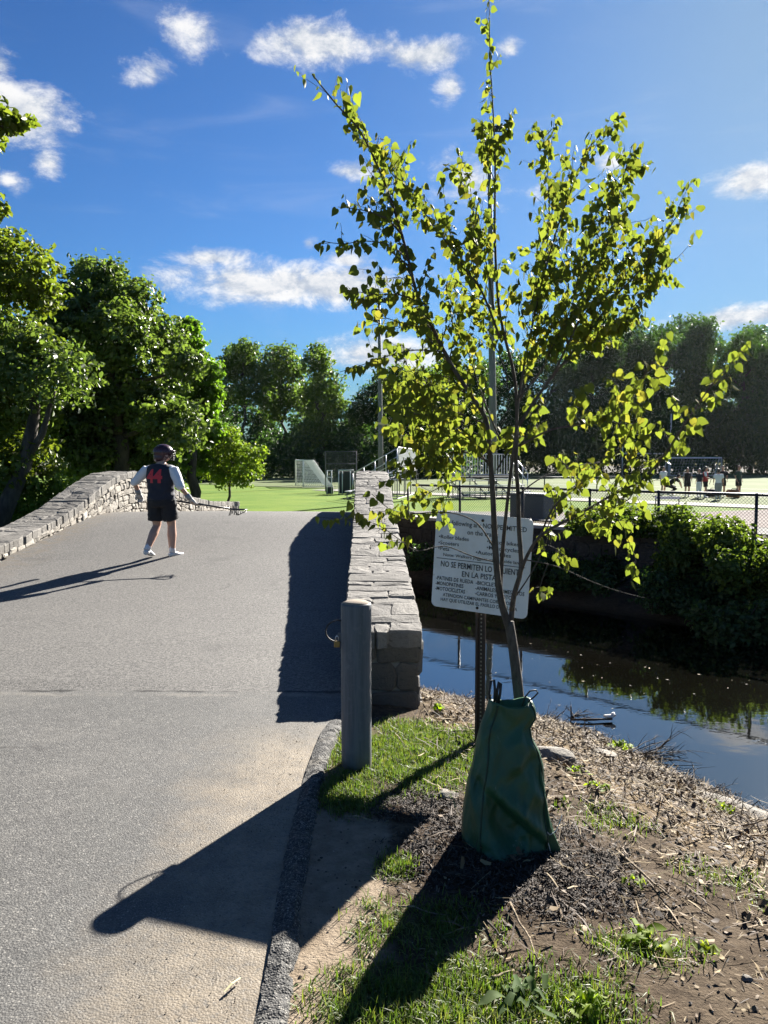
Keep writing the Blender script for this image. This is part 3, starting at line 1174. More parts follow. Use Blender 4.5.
def crown_points(lobes, n, seed, fill=.35, squash=.85):
    """points near the skins of many lobes, thinned by noise so that gaps open between the clumps"""
    g = np.random.default_rng(seed)
    c = np.array([l[:3] for l in lobes])
    r = np.array([l[3] for l in lobes])
    P, Nn = [], []
    got = 0
    off = g.uniform(0, 50, 3)
    pr = r ** 2 / (r ** 2).sum()
    while got < n:
        m = 6000
        k = g.choice(len(lobes), m, p=pr)
        d = g.normal(size=(m, 3))
        d /= np.linalg.norm(d, axis=1, keepdims=True)
        rad = np.where(g.random(m) < fill, g.uniform(.3, 1, m), g.normal(.93, .10, m))
        bump = 1 + .22 * np.sin(d[:, 0] * 7 + k) * np.sin(d[:, 1] * 8 + k * 2) + .16 * np.sin(d[:, 2] * 11 + k * 3)
        p = c[k] + d * (r[k] * rad * bump)[:, None] * np.array([1, 1, squash])
        # clumps
        f = 3.2 / np.median(r)
        q = (p + off) * f
        cl = np.sin(q[:, 0] * 1.3 + np.sin(q[:, 1] * 1.7)) * np.sin(q[:, 1] * 1.1 + np.sin(q[:, 2] * 1.9)) * np.sin(q[:, 2] * 1.5 + np.sin(q[:, 0] * 1.2))
        keep = (cl + g.normal(0, .25, m)) > -.12
        p, d = p[keep], d[keep]
        P.append(p)
        Nn.append(d * .55 + g.normal(size=d.shape) * .6 + np.array([0, 0, .45]))
        got += len(p)
    return np.concatenate(P)[:n], np.concatenate(Nn)[:n]


def limb(bm, a, b_, r0, r1, r, sides=6, wob=.12, seg=5):
    a, b_ = Vector(a), Vector(b_)
    L = (b_ - a).length
    pts = []
    for i in range(seg + 1):
        t = i / seg
        p = a.lerp(b_, t)
        if 0 < i < seg: p += Vector((r.uniform(-1, 1), r.uniform(-1, 1), r.uniform(-.3, .8))) * L * wob * math.sin(math.pi * t)
        pts.append(p)
    tube(bm, pts, [r0 + (r1 - r0) * (i / seg) for i in range(seg + 1)], sides)
    return pts


def tree(name, label, base, lobes, n, leaf, mat, seed, group=None, trunk_r=.22, fork=.35, cat='tree', fill=.35, lean=0.0):
    """lobes in world coordinates; the Empty sits at the foot of the trunk"""
    base = Vector(base)
    root = empty(name, base)
    tag(root, label, cat, group)
    r = random.Random(seed)
    L = [(l[0] - base.x, l[1] - base.y, l[2] - base.z, l[3]) for l in lobes]
    top = max(l[2] for l in L)
    cx = sum(l[0] for l in L) / len(L)
    cy = sum(l[1] for l in L) / len(L)
    fz = top * fork
    bm = bmesh.new()
    f = Vector((cx * .35 + lean, cy * .35, fz))
    limb(bm, (0, 0, -.15), f, trunk_r, trunk_r * .72, r, 9, .05)
    hi = Vector((cx * .8, cy * .8, top * .82))
    main = limb(bm, f, hi, trunk_r * .7, trunk_r * .18, r, 7, .10, 6)
    for l in L:
        p = Vector(l[:3])
        k = min(main, key=lambda q: (q - p).length + max(0, q.z - p.z + l[3] * .4) * 2)
        if p.z < fz * .9: k = f * r.uniform(.6, 1)
        pts = limb(bm, k, p, trunk_r * .32, trunk_r * .07, r, 5, .12, 4)
        for _ in range(3):
            q = p + Vector((r.gauss(0, 1), r.gauss(0, 1), r.gauss(.3, .8))).normalized() * l[3] * .9
            limb(bm, pts[-2], q, trunk_r * .09, trunk_r * .02, r, 4, .1, 3)
    obj('trunk', bm, bark_dark, root, True)
    P, Nn = crown_points(L, n, seed, fill)
    me = leaf_cards(P, Nn, leaf, 'crown', seed + 1)
    obj('crown', me, mat, root)
    return root


def lob(px, py, rpx, Y, r, jit=1.5):
    p = at(px, py, Y + r.uniform(-jit, jit))
    return (p.x, p.y, p.z, rpx / F * Y)


r_ = random.Random(3)
# the group of big trees beyond the left wall
tr1 = [(18, 272, 34), (-8, 330, 42), (40, 296, 22), (12, 375, 34), (5, 430, 40), (15, 462, 36), (38, 345, 20), (-50, 290, 50), (-60, 380, 55), (-20, 250, 34), (30, 410, 30), (-100, 330, 60)]
tree('maple_tree', 'olive green broadleaf tree at the left edge beyond the low end of the wall', (-12.2, 22, -.3), [lob(a, b, c, 22, r_) for a, b, c in tr1], 26000, .17, LM['olive'], 11, 'trees beyond the left bridge wall')
tr2 = [(100, 283, 30), (78, 306, 28), (132, 300, 26), (118, 338, 36), (160, 338, 26), (90, 378, 44), (150, 395, 38), (112, 428, 44), (62, 415, 38), (172, 425, 32), (150, 455, 30), (85, 455, 34), (60, 330, 26), (185, 365, 18)]
tree('maple_tree', 'tallest dark green broadleaf tree rising above the left bridge wall', (-8.8, 26, -.3), [lob(a, b, c, 26, r_, 2.0) for a, b, c in tr2], 46000, .165, LM['mid'], 12, 'trees beyond the left bridge wall', .3, fill=.5)
tr3 = [(183, 345, 20), (203, 372, 18), (196, 398, 24), (178, 382, 24), (205, 428, 18), (186, 440, 26), (165, 462, 22), (196, 460, 16), (212, 395, 10), (188, 328, 12)]
tree('maple_tree', 'bright green tree with a rounded crown just above the walking person', (-6.9, 28, -.3), [lob(a, b, c, 28, r_) for a, b, c in tr3], 24000, .16, LM['bright'], 13, 'trees beyond the left bridge wall')
# the near tree that only reaches into the frame with its outermost twigs
tr4 = [(-80, 150, 60), (-26, 128, 26), (4, 120, 13), (20, 124, 11), (-8, 140, 12), (-40, 212, 26), (-4, 207, 12), (-110, 60, 60), (-110, 240, 60), (-80, 100, 50), (-2, 104, 9), (30, 122, 6)]
tree('oak_tree', 'overhanging tree whose leafy twigs enter the sky at the upper left edge', (-10.2, 13, -.1), [lob(a, b, c, 13, r_, .6) for a, b, c in tr4], 9000, .13, LM['olive'], 14, None, .2, .5)
# young tree on the lawn
tr5 = [(228, 445, 15), (212, 455, 14), (246, 455, 15), (230, 465, 17), (206, 470, 11), (254, 470, 11), (222, 478, 12), (243, 478, 12), (262, 452, 7), (232, 434, 9)]
yp = gnd(226, 505, -.1)
tree('young_tree', 'small lime green young tree with a low spreading crown on the lawn', (at(227, 480, 29).x, 29, -.1), [lob(a, b, c, 29, r_, .5) for a, b, c in tr5], 5200, .12, LM['lime'], 15, None, .06, .3, fill=.5)
# dark leaning trunk and scrub behind the left wall
bm = bmesh.new()
root = empty('leaning_tree', (-10.4, 20.0, -.5))
tag(root, 'dark leaning trunk seen behind the low end of the left wall', 'tree')
tube(bm, [(0, 0, -.2), (.5, .1, 1.0), (1.0, .2, 2.2), (1.25, .25, 3.4), (1.3, .3, 5.0)], [.27, .23, .19, .14, .08], 9)
tube(bm, [(.9, .2, 2.0), (1.5, .1, 2.9), (1.9, 0, 4.0)], [.12, .09, .05], 7)
obj('trunk', bm, bark_dark, root, True)
P, Nn = crown_points([(1.2, .3, 4.6, 1.3), (2.0, 0, 4.4, 1.0), (.5, .5, 5.2, 1.1)], 3000, 77)
obj('crown', leaf_cards(P, Nn, .16, 'crown', 78), LM['mid'], root)


def shrub(name, label, base, blobs, n, leaf, mat, seed, group=None, stems=9, fill=.4):
    base = Vector(base)
    root = empty(name, base)
    tag(root, label, 'shrub', group)
    r = random.Random(seed)
    bm = bmesh.new()
    for i in range(stems):
        b_ = r.choice(blobs)
        q = Vector(b_[:3]) + Vector((r.gauss(0, .5), r.gauss(0, .5), r.uniform(.2, .9))) * b_[3]
        limb(bm, (r.gauss(0, .12), r.gauss(0, .12), -.1), q, .018, .004, r, 5, .08, 4)
    obj('stem', bm, bark_dark, root, True)
    P, Nn = crown_points(blobs, n, seed, fill, 1.0)
    P[:, 2] = np.maximum(P[:, 2], .02)
    obj('crown', leaf_cards(P, Nn, leaf, 'crown', seed + 1), mat, root)
    return root


for i, (px, py, Y, s, lab, m) in enumerate([
        (45, 505, 21, 1.0, 'sunlit yellow green scrub low behind the left wall', 'lime'),
        (0, 500, 23, 1.3, 'dim scrub at the left edge under the olive tree', 'mid'),
        (92, 488, 30, 1.5, 'dark undergrowth below the tallest left tree', 'mid'),
        (140, 478, 32, 1.6, 'dark undergrowth behind the wall crest beside the person', 'mid')]):
    p = at(px, py, Y)
    shrub('undergrowth_shrub', lab, (p.x, Y, -.3), [(0, 0, .7 * s, .7 * s), (.7 * s, .2, .5 * s, .55 * s), (-.7 * s, .1, .6 * s, .6 * s), (.2, .5, 1.1 * s, .5 * s)], 3200, .12, LM[m], 40 + i, 'undergrowth behind the left wall')

# the belt of trees along the far side of the lawn
BELT = [
    # base px, Y, lobes
    (243, 92, [(240, 362, 20), (228, 372, 15), (258, 375, 16), (245, 352, 14), (225, 395, 12), (262, 395, 14), (242, 392, 13)], 'thin crowned tree with a forked dark trunk, first beyond the young tree on the lawn', 'far'),
    (283, 98, [(280, 360, 18), (292, 372, 15), (270, 382, 13), (285, 395, 16), (300, 400, 12), (275, 410, 14)], 'airy tree between the two tallest crowns of the far belt', 'far'),
    (322, 90, [(318, 364, 16), (326, 385, 18), (312, 392, 15), (322, 412, 20), (334, 405, 13), (318, 350, 9), (315, 432, 16)], 'narrow upright tree with a pale leafy top behind the soccer goal', 'far'),
    (362, 96, [(372, 400, 18), (358, 415, 16), (385, 382, 15), (350, 430, 15), (378, 425, 20), (395, 405, 15)], 'lower dark tree left of the tall lamp mast', 'deep'),
    (410, 90, [(405, 385, 20), (422, 400, 20), (392, 400, 15), (412, 420, 24), (432, 380, 16), (398, 372, 10)], 'rounded tree half hidden by the left side of the sapling', 'far'),
    (455, 98, [(450, 375, 20), (468, 392, 20), (440, 400, 18), (455, 418, 24), (480, 375, 18), (470, 420, 20)], 'broad tree behind the sapling trunk', 'deep'),
    (213, 96, [(208, 380, 14), (216, 400, 16), (202, 410, 16), (214, 425, 16)], 'dim tree in the gap right of the bright left tree', 'deep'),
]
for i, (bx, Y, ls, lab, m) in enumerate(BELT):
    b = at(bx, 470, Y)
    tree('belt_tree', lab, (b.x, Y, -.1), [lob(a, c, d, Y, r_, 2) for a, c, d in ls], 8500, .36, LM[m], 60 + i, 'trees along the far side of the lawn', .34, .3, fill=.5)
for i, (px, Y, w_, h_) in enumerate([(222, 84, 5, 4.5), (255, 88, 6, 5.5), (292, 86, 6, 5), (330, 90, 6, 6), (365, 88, 6, 5.5), (402, 86, 6, 6), (440, 88, 6, 5.5), (205, 70, 5, 4)]):
    p = at(px, 470, Y)
    shrub('thicket', ['low thicket at the left end of the far lawn edge', 'thicket under the forked tree at the lawn edge', 'thicket left of the soccer goal at the lawn edge', 'thicket behind the soccer goal', 'thicket behind the bleachers', 'thicket behind the tall lamp mast', 'thicket behind the left half of the sapling', 'thicket beside the young lawn tree'][i], (p.x, Y, -.1),
          [(0, 0, h_ * .35, h_ * .4), (w_ * .35, .5, h_ * .4, h_ * .42), (-w_ * .35, .3, h_ * .35, h_ * .42), (w_ * .1, 1, h_ * .7, h_ * .4), (-w_ * .2, 1, h_ * .65, h_ * .38)], 2600, .40, LM['deep'], 90 + i, 'thickets at the far edge of the lawn', 6)

for i, (bx, top, w_, lab) in enumerate([(190, 395, 20, 'dim second row tree behind the bright left tree'), (232, 400, 22, 'dim second row tree behind the forked tree'), (272, 405, 22, 'dim second row tree left of the soccer goal'), (310, 398, 22, 'dim second row tree behind the soccer goal'), (348, 405, 22, 'dim second row tree behind the wire panel'), (392, 392, 24, 'dim second row tree behind the lamp mast'), (432, 385, 26, 'dim second row tree behind the left side of the sapling'), (478, 365, 26, 'dim second row tree behind the sapling trunk')]):
    Y = 112
    b = at(bx, 470, Y)
    ls = [lob(bx + r_.uniform(-.6, .6) * w_, yy, w_ * r_.uniform(.55, .8), Y, r_, 2) for yy in range(top + 12, 468, 8)]
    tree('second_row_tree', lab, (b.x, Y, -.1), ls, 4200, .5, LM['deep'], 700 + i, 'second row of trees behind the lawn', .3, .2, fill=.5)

# the dark wood beyond the sports field
WOOD = [(505, 118, 350, 34, 'leftmost dark tree of the field edge, behind the sapling trunk'), (545, 124, 338, 36, 'dark field edge tree behind the right half of the sapling'), (585, 118, 322, 36, 'dark field edge tree behind the upper right branches'), (625, 126, 318, 34, 'dark field edge tree just left of the white upright'),
        (662, 120, 322, 32, 'dark field edge tree behind the white upright'), (700, 126, 313, 34, 'tallest dark field edge tree above the far goal'), (738, 120, 330, 32, 'dark field edge tree right of the far goal'), (778, 126, 332, 40, 'rightmost dark field edge tree'), (830, 122, 325, 40, 'field edge tree beyond the right edge'),
        (600, 138, 312, 34, 'tree of the second row above the upper right branches'), (680, 138, 312, 34, 'tree of the second row right of the white upright'), (750, 138, 322, 36, 'tree of the second row at the right edge')] + [(px_, 124, 322 + (px_ * 7) % 16, 40, 'field edge tree standing further right, past the edge of the photo') for px_ in (885, 945, 1010, 1085, 1170, 1270)]
protos = []
for i, (px, Y, top, w_, lab) in enumerate(WOOD):
    b = at(px, 470, Y)
    H_ = at(px, top, Y).z + .1
    W_ = 1.25 * w_ / F * Y
    if i < 3:
        rr = random.Random(300 + i)
        ls = []
        for k in range(17):
            a = rr.uniform(0, 6.28)
            q = rr.random() ** .6
            z = rr.uniform(.16, .86)
            wd = W_ * (1.0 if z < .6 else 1.0 - (z - .6) * 1.6) * .75
            ls.append((b.x + math.cos(a) * wd * q, Y + math.sin(a) * wd * q, z * H_, W_ * rr.uniform(.28, .46)))
        ls.append((b.x, Y, H_ - W_ * .28, W_ * .3))
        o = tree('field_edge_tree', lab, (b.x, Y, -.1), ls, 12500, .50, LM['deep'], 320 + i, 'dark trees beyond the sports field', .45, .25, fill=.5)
        o['h'] = H_
        protos.append((o, H_, W_))
    else:
        src, sh, sw = protos[i % 3]
        o = copy_thing(src)
        o.location = (b.x, Y, -.1)
        o.rotation_euler = (0, 0, i * 2.1)
        k = H_ / sh
        o.scale = (k * W_ / sw * sh / H_, k * W_ / sw * sh / H_, k)
        tag(o, lab)
for o, _, _ in protos: del o['h']
for o in COL.objects:
    if 'h' in o.keys(): del o['h']
sp = None
for i, (px, Y, lab) in enumerate([(520, 112, 'undergrowth at the field edge behind the sapling trunk'), (570, 112, 'undergrowth at the field edge below the right branches'), (625, 112, 'undergrowth at the field edge left of the white upright'), (680, 112, 'undergrowth at the field edge behind the far goal'), (735, 112, 'undergrowth at the field edge behind the players'), (790, 112, 'undergrowth at the far right field edge')] + [(q_, 114, 'undergrowth further right along the field edge, past the edge of the photo') for q_ in (850, 915, 985, 1060, 1150, 1250)]):
    p = at(px, 470, Y)
    if sp is None:
        sp = shrub('undergrowth', lab, (p.x, Y, -.1), [(0, 0, 2.4, 2.8), (3.5, .5, 2.6, 2.8), (-3.5, .3, 2.2, 2.7), (1, 1.5, 4.6, 2.4), (-2, 1.5, 4.4, 2.4)], 3800, .42, LM['deep'], 190, 'undergrowth along the sports field edge', 6)
    else:
        o = copy_thing(sp)
        o.location = (p.x, Y, -.1)
        o.rotation_euler = (0, 0, i * 1.3)
        o.scale = (1.15, 1, 1.5 + .15 * (i % 3))
        tag(o, lab)

# shrubs on the far bank of the stream
BANK = [(606, 560, 14.2, 1.05, 'low shrub at the left end of the far bank thicket'), (640, 545, 13.5, 1.25, 'bushy shrub under the drooping leafy twig'), (680, 535, 12.75, 1.55, 'tallest bright topped shrub in front of the chain link fence'), (722, 545, 12.1, 1.35, 'shrub left of the fence post at the right edge'), (765, 560, 11.6, 1.35, 'shrub at the right edge beneath the fence post'), (812, 570, 10.9, 1.3, 'shrub of the far bank just past the right edge'), (745, 600, 10.9, .55, 'dark low shrub overhanging the water on the right'), (690, 590, 11.9, .6, 'dark low shrub overhanging the water in the middle'), (452, 560, 16.0, .5, 'dark growth at the wall foot just right of the bridge'), (500, 570, 15.2, .45, 'dark growth at the wall foot behind the sign'), (560, 575, 14.3, .5, 'dark growth at the wall foot right of the sapling trunk'), (600, 590, 13.5, .55, 'dark growth at the wall foot under the bare drooping twig')]
for i, (px, py, Y, h_, lab) in enumerate(BANK):
    x = (px - 384) / F * (Y + .1)
    z = float(H(x, Y))
    z = max(z, WATER - .05)
    rr = random.Random(500 + i)
    tops = {0: 536, 1: 519, 2: 503, 3: 516, 4: 526, 5: 530}
    up = at(px, tops[i], Y).z - z if i < 6 else h_
    bl = []
    for k in range(9):
        hz = max(.15, (rr.uniform(.12, .92) if k else .97) * (up - .22))
        bl.append((rr.gauss(0, .42), rr.gauss(0, .28) - .15, hz, rr.uniform(.2, .34)))
    shrub('bank_shrub', lab, (x, Y, z), bl, 5200 if i < 8 else 3000, .075, LM['shrub'] if i < 6 else LM['deep'], 500 + i, 'shrubs on the far bank of the stream', 12, .5)

# ------------------------------------------------------------------ the redbud sapling
TB = Vector((0, 0, 0))
TREE_Y = 3.42
tb = at(521, 722, TREE_Y)
tree_base = Vector((tb.x, TREE_Y, -.02))
redbud = empty('redbud_sapling', tree_base)
tag(redbud, 'young multi stemmed sapling with yellow green leaves growing out of a green watering bag', 'tree')
BR = {}


def br(pts, r0, r1, d0=0.0, d1=0.0, leaves=0.0, start=.0, twigs=0, twl=.16):
    """pts in picture bearings at the tree's own distance; d0..d1 lean towards or away from the viewer"""
    out = []
    n = len(pts)
    for i, (px, py) in enumerate(pts):
        out.append(at(px, py, TREE_Y + d0 + (d1 - d0) * i / (n - 1)) - tree_base)
    # smooth
    fine = []
    for i in range(n - 1):
        p0, p1, p2, p3 = out[max(i - 1, 0)], out[i], out[i + 1], out[min(i + 2, n - 1)]
        m = max(2, int((p2 - p1).length / .035))
        for k in range(m):
            t = k / m
            fine.append(.5 * ((2 * p1) + (p2 - p0) * t + (2 * p0 - 5 * p1 + 4 * p2 - p3) * t * t + (3 * p1 - p0 - 3 * p2 + p3) * t ** 3))
    fine.append(out[-1])
    return dict(pts=fine, r0=r0, r1=r1, leaves=leaves, start=start, twigs=twigs, twl=twl)


BRANCHES = [
    # trunk and stems (r in metres)
    br([(522, 760), (521, 722), (517, 680), (513, 648), (509, 622)], .028, .022),
    br([(509, 628), (501, 600), (496, 560), (493, 500), (490, 455), (486, 420), (473, 398), (455, 371), (441, 345), (430, 322), (418, 298), (408, 258), (399, 225), (388, 192), (377, 165), (360, 131), (336, 104), (312, 74)], .018, .0025, 0, -.35, 1.0, .42, 26, .14),
    br([(511, 620), (514, 595), (521, 568), (519, 530), (518, 492), (516, 465), (517, 430), (516, 392), (512, 365), (505, 338), (498, 300), (495, 235), (495, 160), (493, 110), (490, 55), (489, -12)], .016, .002, 0, .25, .8, .40, 12, .10),
    br([(500, 590), (503, 545), (507, 505), (511, 470), (516, 430), (519, 395), (526, 357), (533, 322), (541, 285), (552, 245), (563, 212), (578, 172), (592, 134)], .013, .002, .02, -.15, 1.0, .5, 26, .15),
    br([(511, 610), (519, 578), (527, 556), (540, 536), (560, 524), (590, 508), (614, 494), (642, 480), (664, 455), (684, 425), (712, 385), (750, 342)], .012, .002, 0, -.55, 1.35, .45, 12, .08),
    br([(519, 425), (538, 396), (560, 367), (590, 331), (613, 299), (640, 270), (662, 238), (688, 200)], .010, .002, .03, .35, 1.0, .28, 22, .15),
    br([(552, 378), (572, 335), (590, 295), (605, 252), (618, 200), (632, 146)], .008, .002, .1, .05, 1.0, .15, 24, .14),
    br([(520, 400), (532, 352), (540, 310), (545, 265), (549, 215), (547, 165), (541, 130)], .008, .002, .02, .4, 1.0, .35, 18, .13),
    br([(560, 366), (590, 345), (618, 320), (645, 295), (676, 258)], .007, .002, .1, .5, 1.0, .2, 18, .14),
    br([(519, 446), (550, 430), (582, 424), (612, 412), (638, 385), (660, 347)], .007, .002, .02, -.45, 1.1, .35, 12, .10),
    br([(519, 494), (543, 477), (576, 466), (600, 462)], .005, .002, 0, .3, .5, .5, 3, .08),
    br([(540, 536), (553, 508), (570, 492), (598, 470), (625, 442), (640, 400)], .006, .002, -.05, -.4, 1.0, .3, 9, .10),
    br([(495, 165), (500, 148), (505, 132), (512, 112)], .003, .001, .2, .15, 1.3, .1, 7, .06),
    br([(494, 180), (487, 160), (483, 142), (480, 128)], .003, .001, .2, .25, 1.2, .15, 6, .06),
    # left side
    br([(500, 338), (482, 292), (466, 270), (449, 246), (430, 220), (409, 192), (392, 160)], .008, .002, .1, .1, 1.0, .18, 20, .14),
    br([(494, 310), (487, 266), (479, 240), (471, 203), (459, 172), (448, 165)], .006, .0018, .15, .3, .9, .2, 12, .11),
    br([(409, 262), (392, 246), (366, 241), (342, 244), (322, 241)], .004, .0015, -.25, -.55, 1.3, .15, 5, .07),
    br([(402, 234), (386, 218), (362, 210), (338, 207)], .004, .0015, -.28, -.4, 1.2, .2, 4, .07),
    br([(421, 303), (400, 295), (374, 294), (346, 290)], .0045, .0015, -.2, -.5, 1.2, .15, 6, .08),
    br([(433, 328), (408, 325), (386, 318), (368, 322)], .0045, .0015, -.18, -.3, 1.1, .2, 5, .08),
    br([(446, 352), (416, 350), (388, 356), (362, 365), (340, 372)], .0045, .0015, -.1, -.45, 1.0, .3, 4, .07),
    br([(450, 366), (430, 340), (415, 320), (404, 290)], .005, .0015, -.05, .25, .9, .25, 8, .10),
    br([(486, 424), (462, 415), (436, 408), (410, 398), (388, 385)], .006, .0015, -.05, -.1, 1.2, .2, 12, .12),
    br([(488, 448), (458, 436), (430, 432), (404, 428), (384, 428)], .006, .0015, -.03, .25, 1.3, .2, 14, .12),
    br([(490, 462), (464, 452), (440, 455), (414, 462), (394, 470)], .005, .0015, -.02, -.2, 1.3, .2, 12, .11),
    br([(491, 480), (466, 478), (442, 486), (424, 496), (412, 500)], .004, .0015, 0, -.15, 1.0, .35, 6, .09),
    br([(500, 440), (482, 395), (468, 352), (455, 318), (447, 280)], .006, .0015, .03, .4, 1.0, .35, 14, .12),
    br([(494, 548), (478, 524), (457, 514), (434, 512), (410, 514), (388, 508), (372, 494)], .005, .0015, -.02, -.35, .9, .5, 4, .07),
    br([(499, 563), (472, 556), (444, 546), (418, 551), (400, 540), (376, 524), (350, 520), (318, 517)], .0045, .0012, -.02, -.5, 1.1, .55, 4, .06),
    br([(497, 470), (508, 452), (524, 440), (536, 420), (540, 392)], .005, .0015, .02, .3, .9, .2, 8, .10),
    br([(508, 380), (498, 352), (480, 322), (468, 300)], .005, .0015, .05, .35, .9, .3, 8, .10),
    br([(480, 405), (455, 398), (432, 385), (412, 372), (400, 352)], .005, .0015, .05, .3, 1.2, .2, 10, .10),
    br([(492, 470), (470, 440), (448, 425), (425, 415), (402, 415)], .005, .0015, -.05, -.35, 1.2, .25, 10, .10),
    br([(517, 400), (540, 372), (556, 340), (572, 305), (584, 262), (596, 220)], .006, .0015, -.05, -.3, 1.0, .25, 14, .12),
    # lower right
    br([(527, 560), (548, 564), (566, 570), (590, 581), (618, 591), (645, 598)], .004, .001, -.02, -.3, .0, .9, 0, .05),
    br([(530, 552), (548, 545), (562, 555), (566, 566)], .003, .001, -.02, -.15, 1.0, .4, 2, .05),
    br([(548, 564), (542, 580), (540, 592), (550, 592)], .0025, .001, -.1, -.15, 1.0, .5, 2, .04),
    br([(590, 508), (605, 512), (618, 520), (630, 545), (636, 562), (630, 582)], .0035, .001, -.2, -.4, .8, .35, 3, .05),
    br([(560, 524), (575, 510), (592, 520), (608, 528)], .0035, .001, -.1, -.3, 1.2, .2, 5, .07),
    br([(545, 534), (560, 500), (578, 484), (590, 470)], .0035, .001, -.1, .1, 1.0, .3, 5, .07),
    br([(513, 600), (530, 575), (545, 545), (552, 520), (558, 490)], .005, .0015, 0, .2, .8, .45, 5, .08),
    br([(614, 494), (622, 470), (636, 452), (650, 430)], .0035, .001, -.3, -.3, 1.3, .2, 6, .07),
    br([(642, 480), (628, 500), (612, 508), (596, 530)], .0035, .001, -.35, -.35, 1.2, .2, 5, .07),
    br([(664, 455), (652, 462), (640, 470), (632, 488)], .003, .001, -.4, -.4, 1.0, .2, 3, .06),
]
bm = bmesh.new()
rb = random.Random(99)
leaf_spots = []      # position, outward direction


def shoot(p0, d, L, r, lv, depth=0):
    """a thin leafy side shoot, zigzag like a redbud"""
    n = max(3, int(L / .022))
    p = p0.copy()
    pts = [p.copy()]
    d = d.normalized()
    side = 1
    for i in range(n):
        d = (d + Vector((rb.gauss(0, .14), rb.gauss(0, .14), rb.gauss(.03, .12)))).normalized()
        p = p + d * (L / n)
        pts.append(p.copy())
        if depth == 0 and i > 1 and L > .10 and rb.random() < .16:
            shoot(p, d + d.cross(Vector((rb.gauss(0, 1), rb.gauss(0, 1), rb.gauss(0, 1)))).normalized() * .8, L * rb.uniform(.35, .6), r * .6, lv, 1)
        if rb.random() < .88 * lv:
            o = d.cross(Vector((rb.gauss(0, .5), rb.gauss(0, .5), 1))).normalized() * side
            leaf_spots.append((p.copy(), (o + d * .5 + Vector((0, 0, -.1))).normalized()))
            side = -side
    tube(bm, pts, [r + (.0007 - r) * i / n for i in range(n + 1)], 4, cap=False)


for b_ in BRANCHES:
    pts = b_['pts']
    n = len(pts)
    rads = [(.82 if b_['r0'] < .017 else 1) * v for v in [b_['r0'] + (b_['r1'] - b_['r0']) * (i / (n - 1)) ** .7 for i in range(n)]]
    tube(bm, pts, rads, 9 if b_['r0'] > .01 else 6)
    # leaves straight on the thin part of the branch
    acc = 0
    for i in range(1, n):
        t = i / (n - 1)
        if t < b_['start']: continue
        seg = (pts[i] - pts[i - 1])
        acc += seg.length
        step = .022
        if b_['leaves'] and acc > step / b_['leaves']:
            acc = 0
            d = seg.normalized()
            o = d.cross(Vector((rb.gauss(0, .8), rb.gauss(0, .8), 1))).normalized() * rb.choice((-1, 1))
            leaf_spots.append((pts[i].copy(), (o + d * .4).normalized()))
    nt = int(b_['twigs'] * 2.05 + .5)
    for k in range(nt):
        t = b_['start'] + (1 - b_['start']) * (k + rb.random()) / nt * .96
        i = min(n - 2, int(t * (n - 1)))
        d = (pts[i + 1] - pts[i]).normalized()
        o = d.cross(Vector((rb.gauss(0, 1), rb.gauss(0, 1), rb.gauss(0, 1)))).normalized()
        shoot(pts[i], d * rb.uniform(.5, 1.0) + o * rb.uniform(.5, .9) + Vector((0, 0, .25)), b_['twl'] * rb.uniform(.5, 1.95) * (1.15 - t * .52), max(.0012, rads[i] * .45), 1.0)
obj('trunk', bm, bark_grey, redbud, True)


def heart_leaf(V, Fc, p, out, size, g):
    """one folded, drooping heart shaped leaf on a short stalk"""
    tip = (out * .55 + Vector((g.gauss(0, .35), g.gauss(0, .35), -1.0 + g.gauss(0, .38)))).normalized()
    nr = Vector((g.gauss(0, 1), g.gauss(0, 1), g.gauss(.35, .45)))
    nr = (nr - tip * nr.dot(tip))
    if nr.length < .05: nr = tip.orthogonal()
    nr.normalize()
    s = tip.cross(nr)
    st = p + out * size * .32 + Vector((0, 0, -.004))
    W_ = size * g.uniform(.46, .54)
    fold = g.uniform(.05, .34)
    curl = g.uniform(.0, .22)
    prof = [(-.10, .30), (-.06, .72), (.16, 1.0), (.46, .86), (.76, .42)]
    k = len(V)
    def P(u, v):
        return st + tip * (u * size) + s * (v * W_) + nr * (abs(v) * W_ * fold - curl * size * u * u)
    V += [P(.0, 0), P(.45, 0), P(1.04, 0)]
    for sg in (1, -1):
        j = len(V)
        V += [P(u, v * sg) for u, v in prof]
        q = [(k, j, j + 1, j + 2), (k, j + 2, k + 1), (k + 1, j + 2, j + 3), (k + 1, j + 3, j + 4, k + 2)]
        if sg < 0: q = [tuple(reversed(f)) for f in q]
        Fc += q
    # stalk as a sliver
    V += [p, p + Vector((.0012, 0, .0012)), st]
    Fc.append((len(V) - 3, len(V) - 2, len(V) - 1))


V, Fc = [], []
gl = random.Random(5)
for p, o in leaf_spots:
    heart_leaf(V, Fc, p, o, gl.choice((gl.uniform(.025, .041), gl.uniform(.029, .046), gl.uniform(.016, .030))) * (1.16 if p.x > .62 and p.z < 1.85 else 1.0), gl)
me = bpy.data.meshes.new('crown')
me.from_pydata([tuple(v) for v in V], [], Fc)
me.update()
red_leaf = leaf_mat('redbud leaf', [(.068, .086, .024), (.092, .112, .028), (.118, .134, .032), (.085, .102, .027), (.15, .132, .036)], (2.1, 2.25, .9), .48, .55, .10)
obj('crown', me, red_leaf, redbud, True)
print('redbud leaves', len(leaf_spots))

